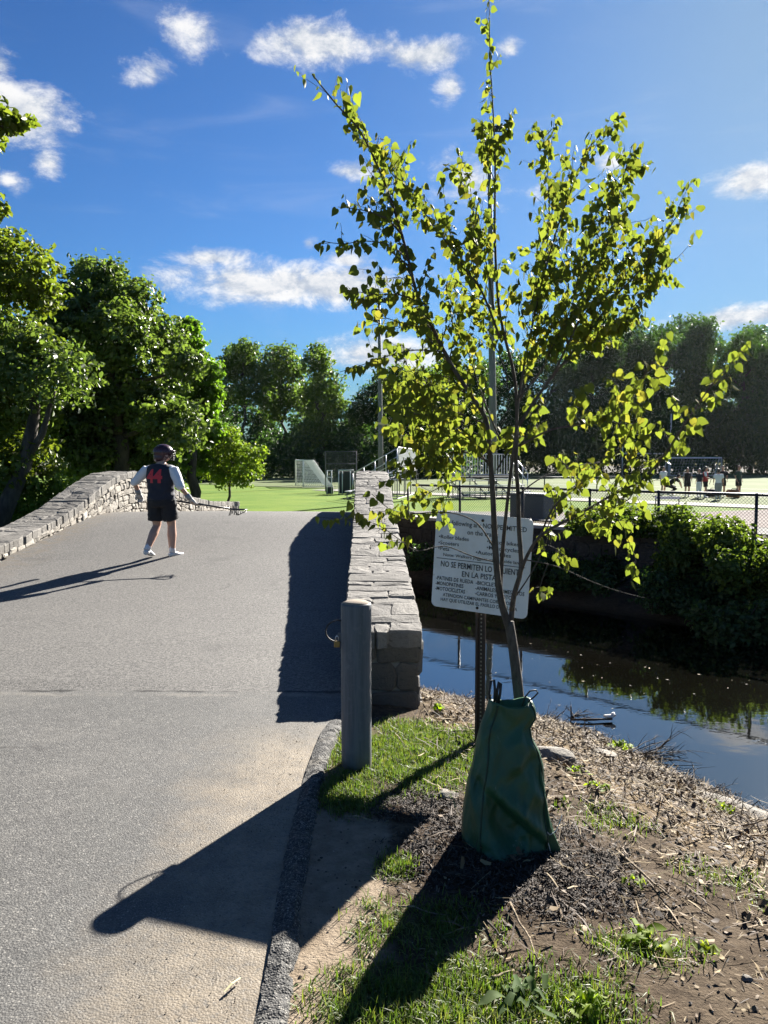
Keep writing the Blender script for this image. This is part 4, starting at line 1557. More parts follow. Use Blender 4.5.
# ------------------------------------------------------------------ painted metal, plastics, cloth
galv = simple('weathered galvanised steel', (.115, .122, .13), .65, .0, .22, 9, .15)
rust = simple('rusty brown steel', (.055, .038, .03), .8, .2, .4, 25, .4)
alu = simple('mill aluminium', (.55, .56, .57), .38, .75, .1, 10)
black_pipe = simple('black fence pipe', (.02, .02, .022), .5, .0, .2, 10)
wire = simple('chain link wire', (.10, .105, .11), .5, .5, .2, 10)
white_paint = simple('white goal paint', (.78, .78, .76), .45, 0, .06, 6)
black = simple('black cloth', (.014, .014, .017), .85, 0, .25, 14, .2)
navy = simple('navy cloth', (.018, .020, .034), .85, 0, .2, 14, .2)
white_cloth = simple('white cloth', (.70, .71, .74), .85, 0, .07, 10, .2)
grey_cloth = simple('grey cloth', (.25, .26, .28), .85, 0, .15, 10, .2)
green_cloth = simple('dark green cloth', (.03, .055, .045), .85, 0, .15, 10, .2)
red_cloth = simple('red cloth', (.36, .035, .04), .85, 0, .12, 10, .2)
red_print = simple('red print', (.55, .035, .05), .7, 0, .08, 10)
skin = simple('skin', (.48, .28, .20), .55, 0, .08, 20)
hair_brown = simple('brown hair', (.07, .042, .026), .7, 0, .3, 60, .3)
hair_dark = simple('dark hair', (.018, .014, .012), .6, 0, .3, 60, .3)
helmet_mat = simple('dark maroon helmet', (.05, .018, .028), .28, 0, .15, 10)
shoe_white = simple('white shoe', (.68, .68, .66), .6, 0, .08, 16)
glove_mat = simple('pale glove leather', (.46, .44, .43), .7, 0, .2, 20, .2)
shaft_mat = simple('dark stick shaft', (.025, .024, .026), .35, .2, .1, 10)
stick_head = simple('black stick head', (.02, .02, .022), .5, 0, .1, 10)
rubber = simple('black rubber', (.012, .012, .013), .6, 0, .2, 10)
brass = simple('tarnished brass', (.24, .17, .07), .45, .8, .25, 20)


def text_bm(bm, body, x, y, hgt, width=None, M=Matrix.Identity(4), align='LEFT', bold=.012, depth=0.0):
    """lettering as a flat mesh in the plane of M; y is the baseline"""
    c = bpy.data.curves.new('t', 'FONT')
    c.body = body
    c.size = hgt / .72
    c.align_x = 'LEFT'
    c.offset = bold * hgt
    c.resolution_u = 2
    o = bpy.data.objects.new('t', c)
    COL.objects.link(o)
    dg = bpy.context.evaluated_depsgraph_get()
    me = bpy.data.meshes.new_from_object(o.evaluated_get(dg))
    bpy.data.objects.remove(o)
    xs = [v.co.x for v in me.vertices]
    x0, x1 = min(xs), max(xs)
    sx = 1.0 if width is None else width / (x1 - x0)
    wd = (x1 - x0) * sx
    ox = x - (0 if align == 'LEFT' else wd / 2)
    m = [bm.verts.new(M @ Vector(((v.co.x - x0) * sx + ox, v.co.y + y, 0))) for v in me.vertices]
    for p in me.polygons:
        try:
            bm.faces.new([m[i] for i in p.vertices])
        except ValueError:
            pass
    bpy.data.meshes.remove(me)


# ------------------------------------------------------------------ the track rules sign
SP = gnd(482, 727, 0)
SP = Vector((at(482, 600, 4.86).x, 4.86, float(HL(at(482, 600, 4.86).x, 4.86))))
sign = empty('track_rules_sign', SP)
tag(sign, 'white square sign of bilingual track rules on a rusty perforated post behind the sapling', 'sign')
TL, TR, BL_, BR_ = at(433, 510, 4.97), at(532, 517, 4.70), at(433, 606, 4.97), at(531, 622, 4.70)
ctr = (TL + TR + BL_ + BR_) / 4
rx = ((TR - TL) + (BR_ - BL_)).normalized()
uz = ((TL - BL_) + (TR - BR_))
uz = (uz - rx * uz.dot(rx)).normalized()
nz = rx.cross(uz)
WS, HS = .635, .625
MS = Matrix((rx, uz, nz)).transposed().to_4x4()
MS.translation = ctr - SP
bm = bmesh.new()
rr = .035
outl = []
for cx_, cy_, a0 in ((WS / 2 - rr, HS / 2 - rr, 0), (-WS / 2 + rr, HS / 2 - rr, 90), (-WS / 2 + rr, -HS / 2 + rr, 180), (WS / 2 - rr, -HS / 2 + rr, 270)):
    for k in range(6):
        a = R(a0 + 90 * k / 5)
        outl.append((cx_ + rr * math.cos(a), cy_ + rr * math.sin(a)))
f0 = [bm.verts.new(MS @ Vector((x, y, .0015))) for x, y in outl]
f1 = [bm.verts.new(MS @ Vector((x, y, -.0015))) for x, y in outl]
bm.faces.new(f0)
bm.faces.new(f1[::-1])
for k in range(len(outl)):
    bm.faces.new((f0[k - 1], f1[k - 1], f1[k], f0[k]))


def sign_paint(t, b):
    p = t.obj()
    c = t.mix(t.smooth(t.noise(p, 5, 5, .6), .35, .7), (.70, .72, .74), (.60, .61, .61))
    c = t.mix(t.smooth(t.noise(p, 30, 4, .7), .62, .75, 0, .6), c, (.33, .30, .26))
    t.put(b.inputs['Base Color'], c)
    b.inputs['Roughness'].default_value = .4


obj('panel', bm, material('white sign paint', sign_paint), sign)
bm = bmesh.new()
MT = MS.copy()
MT.translation = MS.translation + nz * .0035


def line(txt, u, v, h, wd, al='LEFT', bold=.012):
    text_bm(bm, txt, (u - .5) * WS, (.5 - v) * HS, h * HS, wd * WS, MT, al, bold)


line('\u2022The following are NOT PERMITTED', .04, .135, .050, .90)
line('on the track:', .34, .215, .050, .32)
line('\u2022Roller blades', .04, .283, .040, .32)
line('\u2022Motor bikes', .55, .283, .040, .32)
line('\u2022Scooters', .04, .345, .040, .22)
line('\u2022Motorcycles', .55, .345, .040, .33)
line('\u2022Pets', .04, .405, .040, .12)
line('\u2022Automobiles', .44, .405, .040, .36)
line('Note: Walkers Joggers use outside lane!', .10, .462, .032, .82)
line('NO SE PERMITEN LO SIGUIENTE', .08, .572, .060, .84, bold=.02)
line('EN LA PISTA', .31, .652, .056, .36, bold=.02)
for i, (a, b_, wa_, wb_) in enumerate([('-PATINES DE RUEDA', '-BICICLETAS', .40, .27), ('-MONOPATINES', '-ANIMALES DOMESTICOS', .30, .50), ('-MOTOCICLETAS', '-CARROS Y MOTOS', .32, .40)]):
    line(a, .035, .715 + .055 * i, .040, wa_, bold=.02)
    line(b_, .46, .715 + .055 * i, .040, wb_, bold=.02)
line('ATENCION CAMINANTES CORREDORES', .12, .882, .036, .76, bold=.015)
line('HAY QUE UTILIZAR EL PASILLO DE AFUERA', .10, .932, .036, .80, bold=.015)
for (u0, u1, v) in ((.03, .95, .492),):
    q = [((u0 - .5) * WS, (.5 - v) * HS), ((u1 - .5) * WS, (.5 - v) * HS), ((u1 - .5) * WS, (.5 - v) * HS + .004), ((u0 - .5) * WS, (.5 - v) * HS + .004)]
    bm.faces.new([bm.verts.new(MT @ Vector((x, y, 0))) for x, y in q])
obj('lettering', bm, simple('faded black lettering', (.035, .038, .045), .6, 0, .35, 40), sign)
# perforated U channel post
bm = bmesh.new()
post_h = (ctr.z + HS / 2 - .02) - SP.z
prof = [(-.034, .0), (-.022, .0), (-.018, .016), (.018, .016), (.022, 0), (.034, 0), (.034, -.003), (.020, -.003), (.016, .013), (-.016, .013), (-.020, -.003), (-.034, -.003)]
hd = Vector((-nz.x, -nz.y, 0)).normalized()
sd_ = Vector((rx.x, rx.y, 0)).normalized()
off = MS @ Vector((-.005, 0, -.0225)) - Vector((0, 0, (MS @ Vector((0, 0, 0))).z))
off.z = 0
ra = [bm.verts.new(off + sd_ * x + hd * y + Vector((0, 0, -.4))) for x, y in prof]
rbb = [bm.verts.new(off + sd_ * x + hd * y + Vector((0, 0, post_h))) for x, y in prof]
for k in range(len(prof)):
    bm.faces.new((ra[k - 1], ra[k], rbb[k], rbb[k - 1]))
bm.faces.new(rbb)
bmesh.ops.recalc_face_normals(bm, faces=bm.faces)
post = obj('post', bm, rust, sign)
bm = bmesh.new()
for k in range(36):
    z = .05 + k * .0254
    if z > ctr.z - HS / 2 - SP.z: break
    box(bm, off + hd * .0125 + Vector((0, 0, z)) - hd * .0005, (.010, .001, .010), Matrix((sd_, hd, Vector((0, 0, 1)))).transposed())
    for sx in (-1, 1):
        pass
obj('punched_hole', bm, simple('pale hole gap', (.30, .26, .20), .9), post)
for v in (.06, .955):
    bm = bmesh.new()
    ellipsoid(bm, MS @ Vector((-.005, (.5 - v) * HS, .004)), .009, .009, .009, 10, 6)
    obj('bolt', bm, rust, sign, True)

def pipe_mat(t, b):
    p = t.obj()
    streak = t.noise(t.vmath('MULTIPLY', p, (1, 1, .06)), 42, 5, .7)
    blot = t.noise(p, 16, 6, .7)
    c = t.mix(t.smooth(streak, .35, .65), (.082, .092, .104), (.128, .140, .155))
    c = t.mix(t.smooth(blot, .5, .68, 0, .5), c, (.17, .175, .18))
    c = t.mix(t.smooth(t.noise(p, 60, 4, .75), .64, .72, 0, .7), c, (.05, .045, .04))
    z = t.new('ShaderNodeSeparateXYZ')
    t.put(z.inputs[0], p)
    c = t.mix(t.math('MULTIPLY', t.smooth(z.outputs[2], .16, .0), t.smooth(blot, .3, .6)), c, (.11, .09, .06))
    t.put(b.inputs['Base Color'], c)
    t.put(b.inputs['Roughness'], t.smooth(blot, .3, .7, .5, .8))
    t.put(b.inputs['Normal'], t.bump(blot, .15, .004))


# ------------------------------------------------------------------ bollard with a cable loop and padlock
bp = gnd(356.5, 762, 0)
bp.z = float(HL(bp.x, bp.y)) - .01
bol = empty('steel_bollard', bp)
tag(bol, 'round grey galvanised steel bollard standing in the grass before the stone wall end', 'bollard')
bm = bmesh.new()
BH = .925
nseg = 40
zs = [(-.3, .083), (.0, .083), (.3, .083), (.6, .083), (BH - .012, .083), (BH - .003, .081), (BH, .076)]
loft(bm, [((0, 0, z), (r, 0, 0), (0, r, 0)) for z, r in zs], nseg, False)
# slightly domed, rough concrete filling
obj('pipe', bm, material('dull grey galvanised pipe', pipe_mat), bol, True)
bm = bmesh.new()
loft(bm, [((0, 0, BH - .02), (.0755, 0, 0), (0, .0755, 0)), ((0, 0, BH + .0), (.074, 0, 0), (0, .074, 0)), ((0, 0, BH + .010), (.055, 0, 0), (0, .055, 0)), ((0, 0, BH + .016), (.025, 0, 0), (0, .025, 0))], 32)
obj('concrete_cap', bm, simple('dusty concrete fill', (.27, .22, .17), .95, 0, .35, 40, .6), bol, True)
bm = bmesh.new()
lp = []
for k in range(17):
    a = R(75 + 205 * k / 16)
    lp.append((-.088 + .078 * math.cos(a) * (1 if math.cos(a) < 0 else .3), -.01 + .006 * math.sin(3 * a), .770 + .062 * math.sin(a)))
tube(bm, lp, .0045, 7)
obj('cable_loop', bm, rubber, bol, True)
bm = bmesh.new()
box(bm, (-.104, -.012, .700), (.034, .018, .036), None, .004)
pl = obj('padlock', bm, brass, bol)
bm = bmesh.new()
tube(bm, [(-.112, -.012, .715), (-.112, -.012, .738), (-.104, -.012, .746), (-.096, -.012, .738), (-.096, -.012, .715)], .003, 6)
obj('shackle', bm, alu, pl, True)
bm = bmesh.new()
box(bm, (-.088, -.006, .735), (.022, .012, .05), None, .002)
obj('hasp', bm, galv, bol)

# ------------------------------------------------------------------ green watering bag round the sapling's foot
BAGY = BAGP.y + .02
bx0 = at(509, 848, BAGY).x
bz0 = float(HL(bx0, BAGY)) - .01
bag = empty('watering_bag', (bx0, BAGY, bz0))
tag(bag, 'slumped dark green plastic watering bag wrapped round the foot of the sapling', 'watering bag')
# outline in picture bearings: y, left, right
OUT = [(852, 465, 545), (846, 462, 548), (838, 462, 547), (822, 462, 545), (805, 464, 544), (785, 467, 544), (765, 472, 543), (750, 475, 539), (738, 477, 532), (726, 480, 530), (716, 484, 536), (708, 487, 535), (701, 489, 531)]
bm = bmesh.new()
rows = []
nb = 112
ysb = np.linspace(852, 701, 56)
lo_ = np.interp(-ysb, [-o[0] for o in OUT], [o[1] for o in OUT])
hi_ = np.interp(-ysb, [-o[0] for o in OUT], [o[2] for o in OUT])


def ridge(p, s):
    """creased noise: broad flats that meet in sharp folds"""
    return 1 - 2 * abs(mnoise.noise(Vector(p) * s))


# the sheeting sags in flat facets: planes cut into the round body, (direction, offset at the foot, lean with height)
for py, l, r in zip(ysb, lo_, hi_):
    a_, b_ = at(l, py, BAGY), at(r, py, BAGY)
    z = max(0.0, a_.z - bz0)
    if py > 851: z = 0.0
    t = max(0, min(1, z / .56))
    rw_ = (b_.x - a_.x) / 2
    cx_ = (a_.x + b_.x) / 2 - bx0
    dp = .165 - .115 * t ** .75
    row = []
    for k in range(nb):
        an = 2 * math.pi * k / nb
        c, s_ = math.cos(an), math.sin(an)
        e = .82
        x = math.copysign(abs(c) ** e, c)
        y = math.copysign(abs(s_) ** e, s_)
        q = (c * .9, s_ * .9, z * 4.2 + c * .8)
        fold = .28 * ridge(q, 1.0) - .14 + .10 * ridge((q[0] + 7, q[1], q[2] - c * 1.5), 2.1) - .05 + .03 * mnoise.noise(Vector((c * 7, s_ * 7, z * 22)))
        # the top lobe slumps forward over a deep diagonal fold on the right of the front
        u = x * rw_
        dl = z - (.36 + .75 * u)
        fold += (.16 * smoothstep(-.05, .015, dl) * (1 - smoothstep(.02, .16, dl)) - .10 * math.exp(-((dl + .035) / .03) ** 2)) * (1 if s_ < 0 else 0) * smoothstep(-.06, .05, u)
        dl2 = z - (.20 - .9 * (u + .02))
        fold += (-.10 * math.exp(-(dl2 / .022) ** 2) + .06 * math.exp(-((dl2 - .05) / .03) ** 2)) * (1 if s_ < 0 else 0)
        ed = 1 - .55 * abs(x) ** 3
        row.append(bm.verts.new((cx_ + u * (1 + fold * .30 * ed * abs(s_)), y * dp * (1 + float(fold) * 1.7), z + (.010 * math.sin(2 * an + 1) * max(0, t - .8) * 5))))
    rows.append(row)
for a_, b_ in zip(rows[:-1], rows[1:]):
    for k in range(nb):
        bm.faces.new((a_[k], a_[(k + 1) % nb], b_[(k + 1) % nb], b_[k]))
bm.faces.new(rows[0][::-1])
# rolled rim and inside
inner = [bm.verts.new(v.co * 1.0 + Vector((-(v.co.x - rows[-1][0].co.x * 0) * .10, -v.co.y * .14, -.004))) for v in rows[-1]]
deep = [bm.verts.new(Vector((v.co.x * .75, v.co.y * .6, v.co.z - .06))) for v in rows[-1]]
for k in range(nb):
    k2 = (k + 1) % nb
    bm.faces.new((rows[-1][k], rows[-1][k2], inner[k2], inner[k]))
    bm.faces.new((inner[k], inner[k2], deep[k2], deep[k]))
bm.faces.new(deep)
bmesh.ops.recalc_face_normals(bm, faces=bm.faces)


def bag_mat(t, b):
    p = t.obj()
    n = t.noise(p, 7, 5, .6)
    wv = t.new('ShaderNodeTexWave', wave_type='BANDS', bands_direction='Z')
    t.put(wv.inputs[0], p)
    wv.inputs['Scale'].default_value = 110
    c = t.mix(t.smooth(n, .3, .7), (.016, .066, .029), (.026, .094, .045))
    c = t.mix(t.smooth(t.noise(t.vmath('MULTIPLY', p, (5, 5, 1.2)), 6, 4, .6), .66, .74, 0, .35), c, (.30, .32, .28))
    t.put(b.inputs['Base Color'], c)
    b.inputs['Roughness'].default_value = .42
    t.put(b.inputs['Normal'], t.bump(t.math('ADD', t.math('MULTIPLY', wv.outputs[1], .12), t.math('MULTIPLY', t.noise(p, 26, 4, .6), 1.0)), .35, .008))


seam_pts = [[r_k[k].co.copy() * 1.0 for r_k in rows[1:-1]] for k in (int(nb * .66), int(nb * .93))]
hem_pts = [v.co.copy() + Vector((v.co.x * .02, v.co.y * .02, .012)) for v in rows[2]]
bag_m = material('green woven plastic', bag_mat)
bb = obj('bag_body', bm, bag_m, bag, True)
seam_m = simple('darker green seam tape', (.008, .034, .016), .6, 0, .15, 30, .2)
for sp_ in seam_pts:
    bm = bmesh.new()
    tube(bm, [p_ + Vector((0, -.0005, 0)) for p_ in sp_], .0042, 6)
    obj('seam', bm, seam_m, bag, True)
bm = bmesh.new()
tube(bm, hem_pts, .0036, 6, closed=True)
obj('hem', bm, seam_m, bag, True)
# the side flap with its white cord
bm = bmesh.new()
FL = [(540, 765), (545, 790), (549, 815), (556, 838), (561, 850), (552, 856), (542, 853)]
fp = [at(x, y, BAGY - .05) - bag.location for x, y in FL]
fb = [p + Vector((-.01, .07, 0)) for p in fp]
va, vb = [bm.verts.new(p) for p in fp], [bm.verts.new(p) for p in fb]
cm = bm.verts.new(sum(fp, Vector()) / len(fp) + Vector((.0, -.02, 0)))
cm2 = bm.verts.new(sum(fb, Vector()) / len(fb) + Vector((.0, .01, 0)))
for k in range(len(fp)):
    k2 = (k + 1) % len(fp)
    bm.faces.new((va[k], va[k2], cm))
    bm.faces.new((vb[k2], vb[k], cm2))
    bm.faces.new((va[k], vb[k], vb[k2], va[k2]))
bmesh.ops.recalc_face_normals(bm, faces=bm.faces)
obj('side_flap', bm, bag_m, bag)
bm = bmesh.new()
tube(bm, [at(x, y, BAGY - .07) - bag.location for x, y in ((543, 828), (550, 835), (556, 831), (560, 822), (562, 815))], .0022, 5)
tube(bm, [at(x, y, BAGY - .075) - bag.location for x, y in ((543, 829), (548, 842), (551, 853))], .0018, 5)
obj('cord', bm, simple('white cord', (.7, .7, .66), .8), bag, True)
for i, pts in enumerate((((492, 706), (489, 694), (491, 681), (494, 680), (495, 690), (494, 706)), ((497, 706), (497, 692), (499, 682), (501, 684), (500, 694), (498, 706)), ((522, 706), (525, 697), (530, 691), (536, 690), (538, 693), (534, 697), (528, 702)))):
    bm = bmesh.new()
    tube(bm, [at(x, y, BAGY - (.02 if i == 2 else .0)) - bag.location for x, y in pts], .0062 if i < 2 else .0034, 6)
    obj('strap', bm, rubber, bag, True)

# ------------------------------------------------------------------ chain link fence on the retaining wall
dirw = Vector((.696, -.718, 0))
W0 = Vector((.54, 17.5, 0)) + Vector((.718, .696, 0)) * .05


def on_fence(px):
    k = (px - 384) / F
    # W0 + s*dirw : x = k*y
    s = (k * W0.y - W0.x) / (dirw.x - k * dirw.y)
    return s


fence = empty('chain_link_fence', (W0.x, W0.y, .45))
tag(fence, 'low chain link fence with a black top rail on the far bank of the stream', 'fence')
FH = .70
s_end = 13.5
bm = bmesh.new()
tube(bm, [dirw * .1 + Vector((0, 0, FH)), dirw * s_end + Vector((0, 0, FH))], .024, 8)
obj('top_rail', bm, black_pipe, fence, True)
for px in (408, 460, 523, 590, 659, 757, 900, 1140):
    bm = bmesh.new()
    s = on_fence(px)
    tube(bm, [dirw * s + Vector((0, 0, -.3)), dirw * s + Vector((0, 0, FH + .03))], .026, 8)
    obj('fence_post', bm, black_pipe, fence, True)
bm = bmesh.new()
q = .058
k = -FH
while k < s_end:
    for sg in (1, -1):
        s0, s1 = (k, k + FH) if sg > 0 else (k + FH, k)
        z0, z1 = .01, FH - .01
        if min(s0, s1) < 0 or max(s0, s1) > s_end:
            continue
        tube(bm, [dirw * s0 + Vector((0, 0, z0)), dirw * s1 + Vector((0, 0, z1))], .0028, 3, False)
    k += q
obj('wire_mesh', bm, wire, fence)

# ------------------------------------------------------------------ tall lamp masts
def lamp_mast(label, px0, py0, pxt, pyt, Y, r0, r1, nl):
    b_ = at(px0, 470, Y)
    b_.z = float(H(b_.x, Y))
    tp = at(pxt, pyt, Y)
    root = empty('lamp_mast', b_)
    tag(root, label, 'lamp mast', 'sports lamp masts')
    t_ = tp - b_
    t_.y = 0
    bm = bmesh.new()
    tube(bm, [Vector((0, 0, -.3)), t_ * .3, t_ * .7, t_], [r0, r0 * .9 + r1 * .1, r0 * .4 + r1 * .6, r1], 12)
    obj('pole', bm, galv, root, True)
    bm = bmesh.new()
    box(bm, t_ + Vector((0, 0, -.15)), (2.0, .10, .12))
    box(bm, t_ + Vector((0, 0, -1.0)), (1.2, .10, .12))
    obj('crossarm', bm, galv, root)
    for row, zz in enumerate((.05, -.8)):
        n_ = nl - row
        for i in range(n_):
            bm = bmesh.new()
            x = (i - (n_ - 1) / 2) * .55
            rot = Matrix.Rotation(R(35), 3, 'X')
            loft(bm, [(t_ + Vector((x, .05, zz)) + rot @ Vector((0, 0, -.16)), rot @ Vector((.36, 0, 0)), rot @ Vector((0, .36, 0))), (t_ + Vector((x, .05, zz)) + rot @ Vector((0, 0, .0)), rot @ Vector((.33, 0, 0)), rot @ Vector((0, .33, 0))), (t_ + Vector((x, .05, zz)) + rot @ Vector((0, 0, .16)), rot @ Vector((.08, 0, 0)), rot @ Vector((0, .08, 0)))], 12)
            obj('floodlight', bm, black_pipe, root, True)
    return root


lamp_mast('tall grey lamp mast whose dark floodlights show among the top leaves of the sapling', 494, 470, 489, 128, 45, .22, .09, 3)
lamp_mast('grey lamp mast rising behind the bleachers left of the sapling', 381, 470, 379, 300, 62, .2, .10, 3)


# ------------------------------------------------------------------ goals on both fields
def net_bm(bm, quads, step, r):
    for (a, b_, c, d) in quads:
        a, b_, c, d = map(Vector, (a, b_, c, d))
        nu = max(2, int(max((b_ - a).length, (c - d).length) / step))
        nv = max(2, int(max((d - a).length, (c - b_).length) / step))
        for i in range(nu + 1):
            tube(bm, [a.lerp(b_, i / nu), d.lerp(c, i / nu)], r, 3, False)
        for j in range(nv + 1):
            tube(bm, [a.lerp(d, j / nv), b_.lerp(c, j / nv)], r, 3, False)


def goal(label, loc, rz, w_, h_, dt, db, r, net=True, step=.22, tr=.006, group=None):
    root = empty('soccer_goal', loc, rz)
    tag(root, label, 'goal', group)
    bm = bmesh.new()
    tube(bm, [(-w_ / 2, 0, 0), (-w_ / 2, 0, h_), (w_ / 2, 0, h_), (w_ / 2, 0, 0)], r, 8)
    obj('goal_frame', bm, white_paint, root, True)
    bm = bmesh.new()
    for s in (-1, 1):
        tube(bm, [(s * w_ / 2, 0, h_), (s * w_ / 2, dt, h_), (s * w_ / 2, db, .03), (s * w_ / 2, 0, .03)], r * .6, 6)
    tube(bm, [(-w_ / 2, db, .03), (w_ / 2, db, .03)], r * .6, 6)
    obj('back_stay', bm, white_paint, root, True)
    if net:
        bm = bmesh.new()
        h2 = h_ - .02
        net_bm(bm, [((-w_ / 2, dt, h2), (w_ / 2, dt, h2), (w_ / 2, db, .04), (-w_ / 2, db, .04)), ((-w_ / 2, 0, h2), (w_ / 2, 0, h2), (w_ / 2, dt, h2), (-w_ / 2, dt, h2)),
                    ((-w_ / 2, 0, h2), (-w_ / 2, dt, h2), (-w_ / 2, db, .04), (-w_ / 2, 0, .04)), ((w_ / 2, 0, h2), (w_ / 2, dt, h2), (w_ / 2, db, .04), (w_ / 2, 0, .04))], step, tr)
        obj('net', bm, simple('white net cord', (.8, .8, .78), .8), root)
    return root


g1 = gnd(296, 487, -.1)
goal('white soccer goal with a slanting net standing on the bright lawn left of the bleachers', (g1.x + .1, g1.y + 1.4, -.1), R(-76), 4.2, 1.95, .75, 2.15, .055, True, .14, .012)
g2 = at(695, 474, 104)
goal('far white goal frame on the sports field behind the group of players', (g2.x, 104, -.1), R(4), 7.3, 2.44, .6, 1.8, .10, True, .4, .008)
# H shaped uprights behind it
root = empty('goal_uprights', (at(646, 474, 108).x, 108, -.1))
tag(root, 'tall white goal uprights against the dark wood left of the players', 'goal posts')
bm = bmesh.new()
tube(bm, [(-3.35, 0, 3.05), (3.35, 0, 3.05)], .085, 8)
obj('crossbar', bm, white_paint, root, True)
for s in (-1, 1):
    bm = bmesh.new()
    tube(bm, [(s * 3.35, 0, 0), (s * 3.35, 0, 8.6 if s > 0 else 7.2)], .085, 8)
    obj('upright', bm, white_paint, root, True)


# ------------------------------------------------------------------ bleachers
def bleacher(label, loc, rz, length, rows):
    """seats climb towards +y of the thing; length along x"""
    root = empty('bleacher', loc, rz)
    tag(root, label, 'bleacher', 'aluminium bleachers')
    h0, dz, dy = .35, .30, .62
    for i in range(rows):
        bm = bmesh.new()
        box(bm, (0, i * dy, h0 + i * dz), (length, .26, .045))
        obj('seat', bm, alu, root)
        bm = bmesh.new()
        box(bm, (0, i * dy + .36, h0 + i * dz - .10), (length, .26, .04))
        obj('footboard', bm, alu, root)
    bm = bmesh.new()
    n_ = max(3, int(length / 1.8))
    for k in range(n_ + 1):
        x = -length / 2 + length * k / n_
        tube(bm, [(x, -.2, .02), (x, rows * dy, .02)], .03, 5)
        tube(bm, [(x, -.1, .18), (x, rows * dy, h0 + rows * dz - .2)], .03, 5)
        for i in range(rows):
            tube(bm, [(x, i * dy, .02), (x, i * dy, h0 + i * dz - .03)], .025, 5)
        tube(bm, [(x, rows * dy, .02), (x, rows * dy, h0 + rows * dz)], .03, 5)
    for y_, z_ in ((-.1, .18), (rows * dy, .02), (rows * dy, h0 + rows * dz - .2)):
        tube(bm, [(-length / 2, y_, z_), (length / 2, y_, z_)], .028, 5)
    obj('understructure', bm, galv, root)
    # back guard of upright bars
    bm = bmesh.new()
    yb, zt = rows * dy + .04, h0 + rows * dz + .95
    for z in (h0 + rows * dz - .1, zt):
        tube(bm, [(-length / 2, yb, z), (length / 2, yb, z)], .03, 6)
    k = -length / 2
    while k <= length / 2:
        box(bm, (k, yb, (h0 + rows * dz + zt) / 2 - .05), (.035, .03, zt - h0 - rows * dz + .1))
        k += .15
    obj('back_guard', bm, alu, root)
    for s in (-1, 1):
        bm = bmesh.new()
        x = s * (length / 2 + .03)
        for zo in (.9, .5):
            tube(bm, [(x, .3, h0 + zo), (x, rows * dy, h0 + rows * dz + zo)], .024, 6)
        for i in range(0, rows + 1):
            y = .3 + (rows * dy - .3) * i / rows
            tube(bm, [(x, y, h0 + i * dz - .25), (x, y, h0 + i * dz + .9)], .024, 6)
        obj('end_rail', bm, alu, root, True)
    return root


b1 = gnd(364, 490, -.1)
bleacher('aluminium bleacher with an upright bar guard seen past the far end of the right wall', (b1.x + .1, 41.0, -.1), R(-100), 7.0, 4)
b2 = gnd(478, 494, -.1)
bleacher('aluminium bleacher behind the foot of the tall lamp mast', (b2.x + .2, 37.5, -.1), R(18), 3.6, 3)

# standing cage panel beside the bleachers
c1 = at(341, 488, 47)
cage = empty('fence_panel', (c1.x, 47, -.1))
tag(cage, 'dark wire panel and rail standing at the left end of the bleachers', 'fence panel')
bm = bmesh.new()
tube(bm, [(-.95, 0, 0), (-.95, 0, 2.45), (.95, 0, 2.45), (.95, 0, 0)], .035, 6)
tube(bm, [(-.95, 0, 1.7), (.95, 0, 1.7)], .025, 6)
obj('panel_frame', bm, galv, cage, True)
bm = bmesh.new()
net_bm(bm, [((-.95, 0, .05), (.95, 0, .05), (.95, 0, 2.4), (-.95, 0, 2.4))], .09, .006)
obj('wire_mesh', bm, wire, cage)
cart = empty('equipment_rack', (at(337, 488, 43).x, 43, -.1))
tag(cart, 'dark equipment rack with pale uprights in front of the wire panel', 'rack')
bm = bmesh.new()
for x in (-.55, -.3, .1, .3, .75):
    tube(bm, [(x, 0, 0), (x, 0, 1.35)], .03, 6)
for z in (.5, .95, 1.33):
    tube(bm, [(-.55, 0, z), (-.25, 0, z)], .025, 6)
tube(bm, [(.1, 0, 1.35), (.95, 0, 1.35)], .03, 6)
obj('rack_frame', bm, white_paint, cart, True)
bm = bmesh.new()
box(bm, (.55, .25, .66), (.85, .35, 1.26), None, .03)
box(bm, (-.42, .2, .22), (.4, .3, .4), None, .03)
obj('dark_cover', bm, simple('dark tarpaulin', (.02, .024, .028), .6, 0, .3, 6, .3), cart)

# storage box behind the retaining wall
s1 = at(533, 515, 18.6)
sb = empty('storage_box', (s1.x, 18.6, float(H(s1.x, 18.6))), R(-44))
tag(sb, 'grey green storage box standing on the path behind the sign', 'storage box')
bm = bmesh.new()
box(bm, (0, 0, .29), (.95, .6, .58), None, .02)
obj('box_body', bm, simple('grey green plastic', (.065, .075, .075), .6, 0, .15, 6), sb)
bm = bmesh.new()
box(bm, (0, 0, .605), (1.0, .65, .05), None, .015)
obj('lid', bm, simple('grey lid', (.09, .10, .105), .55, 0, .15, 6), sb)

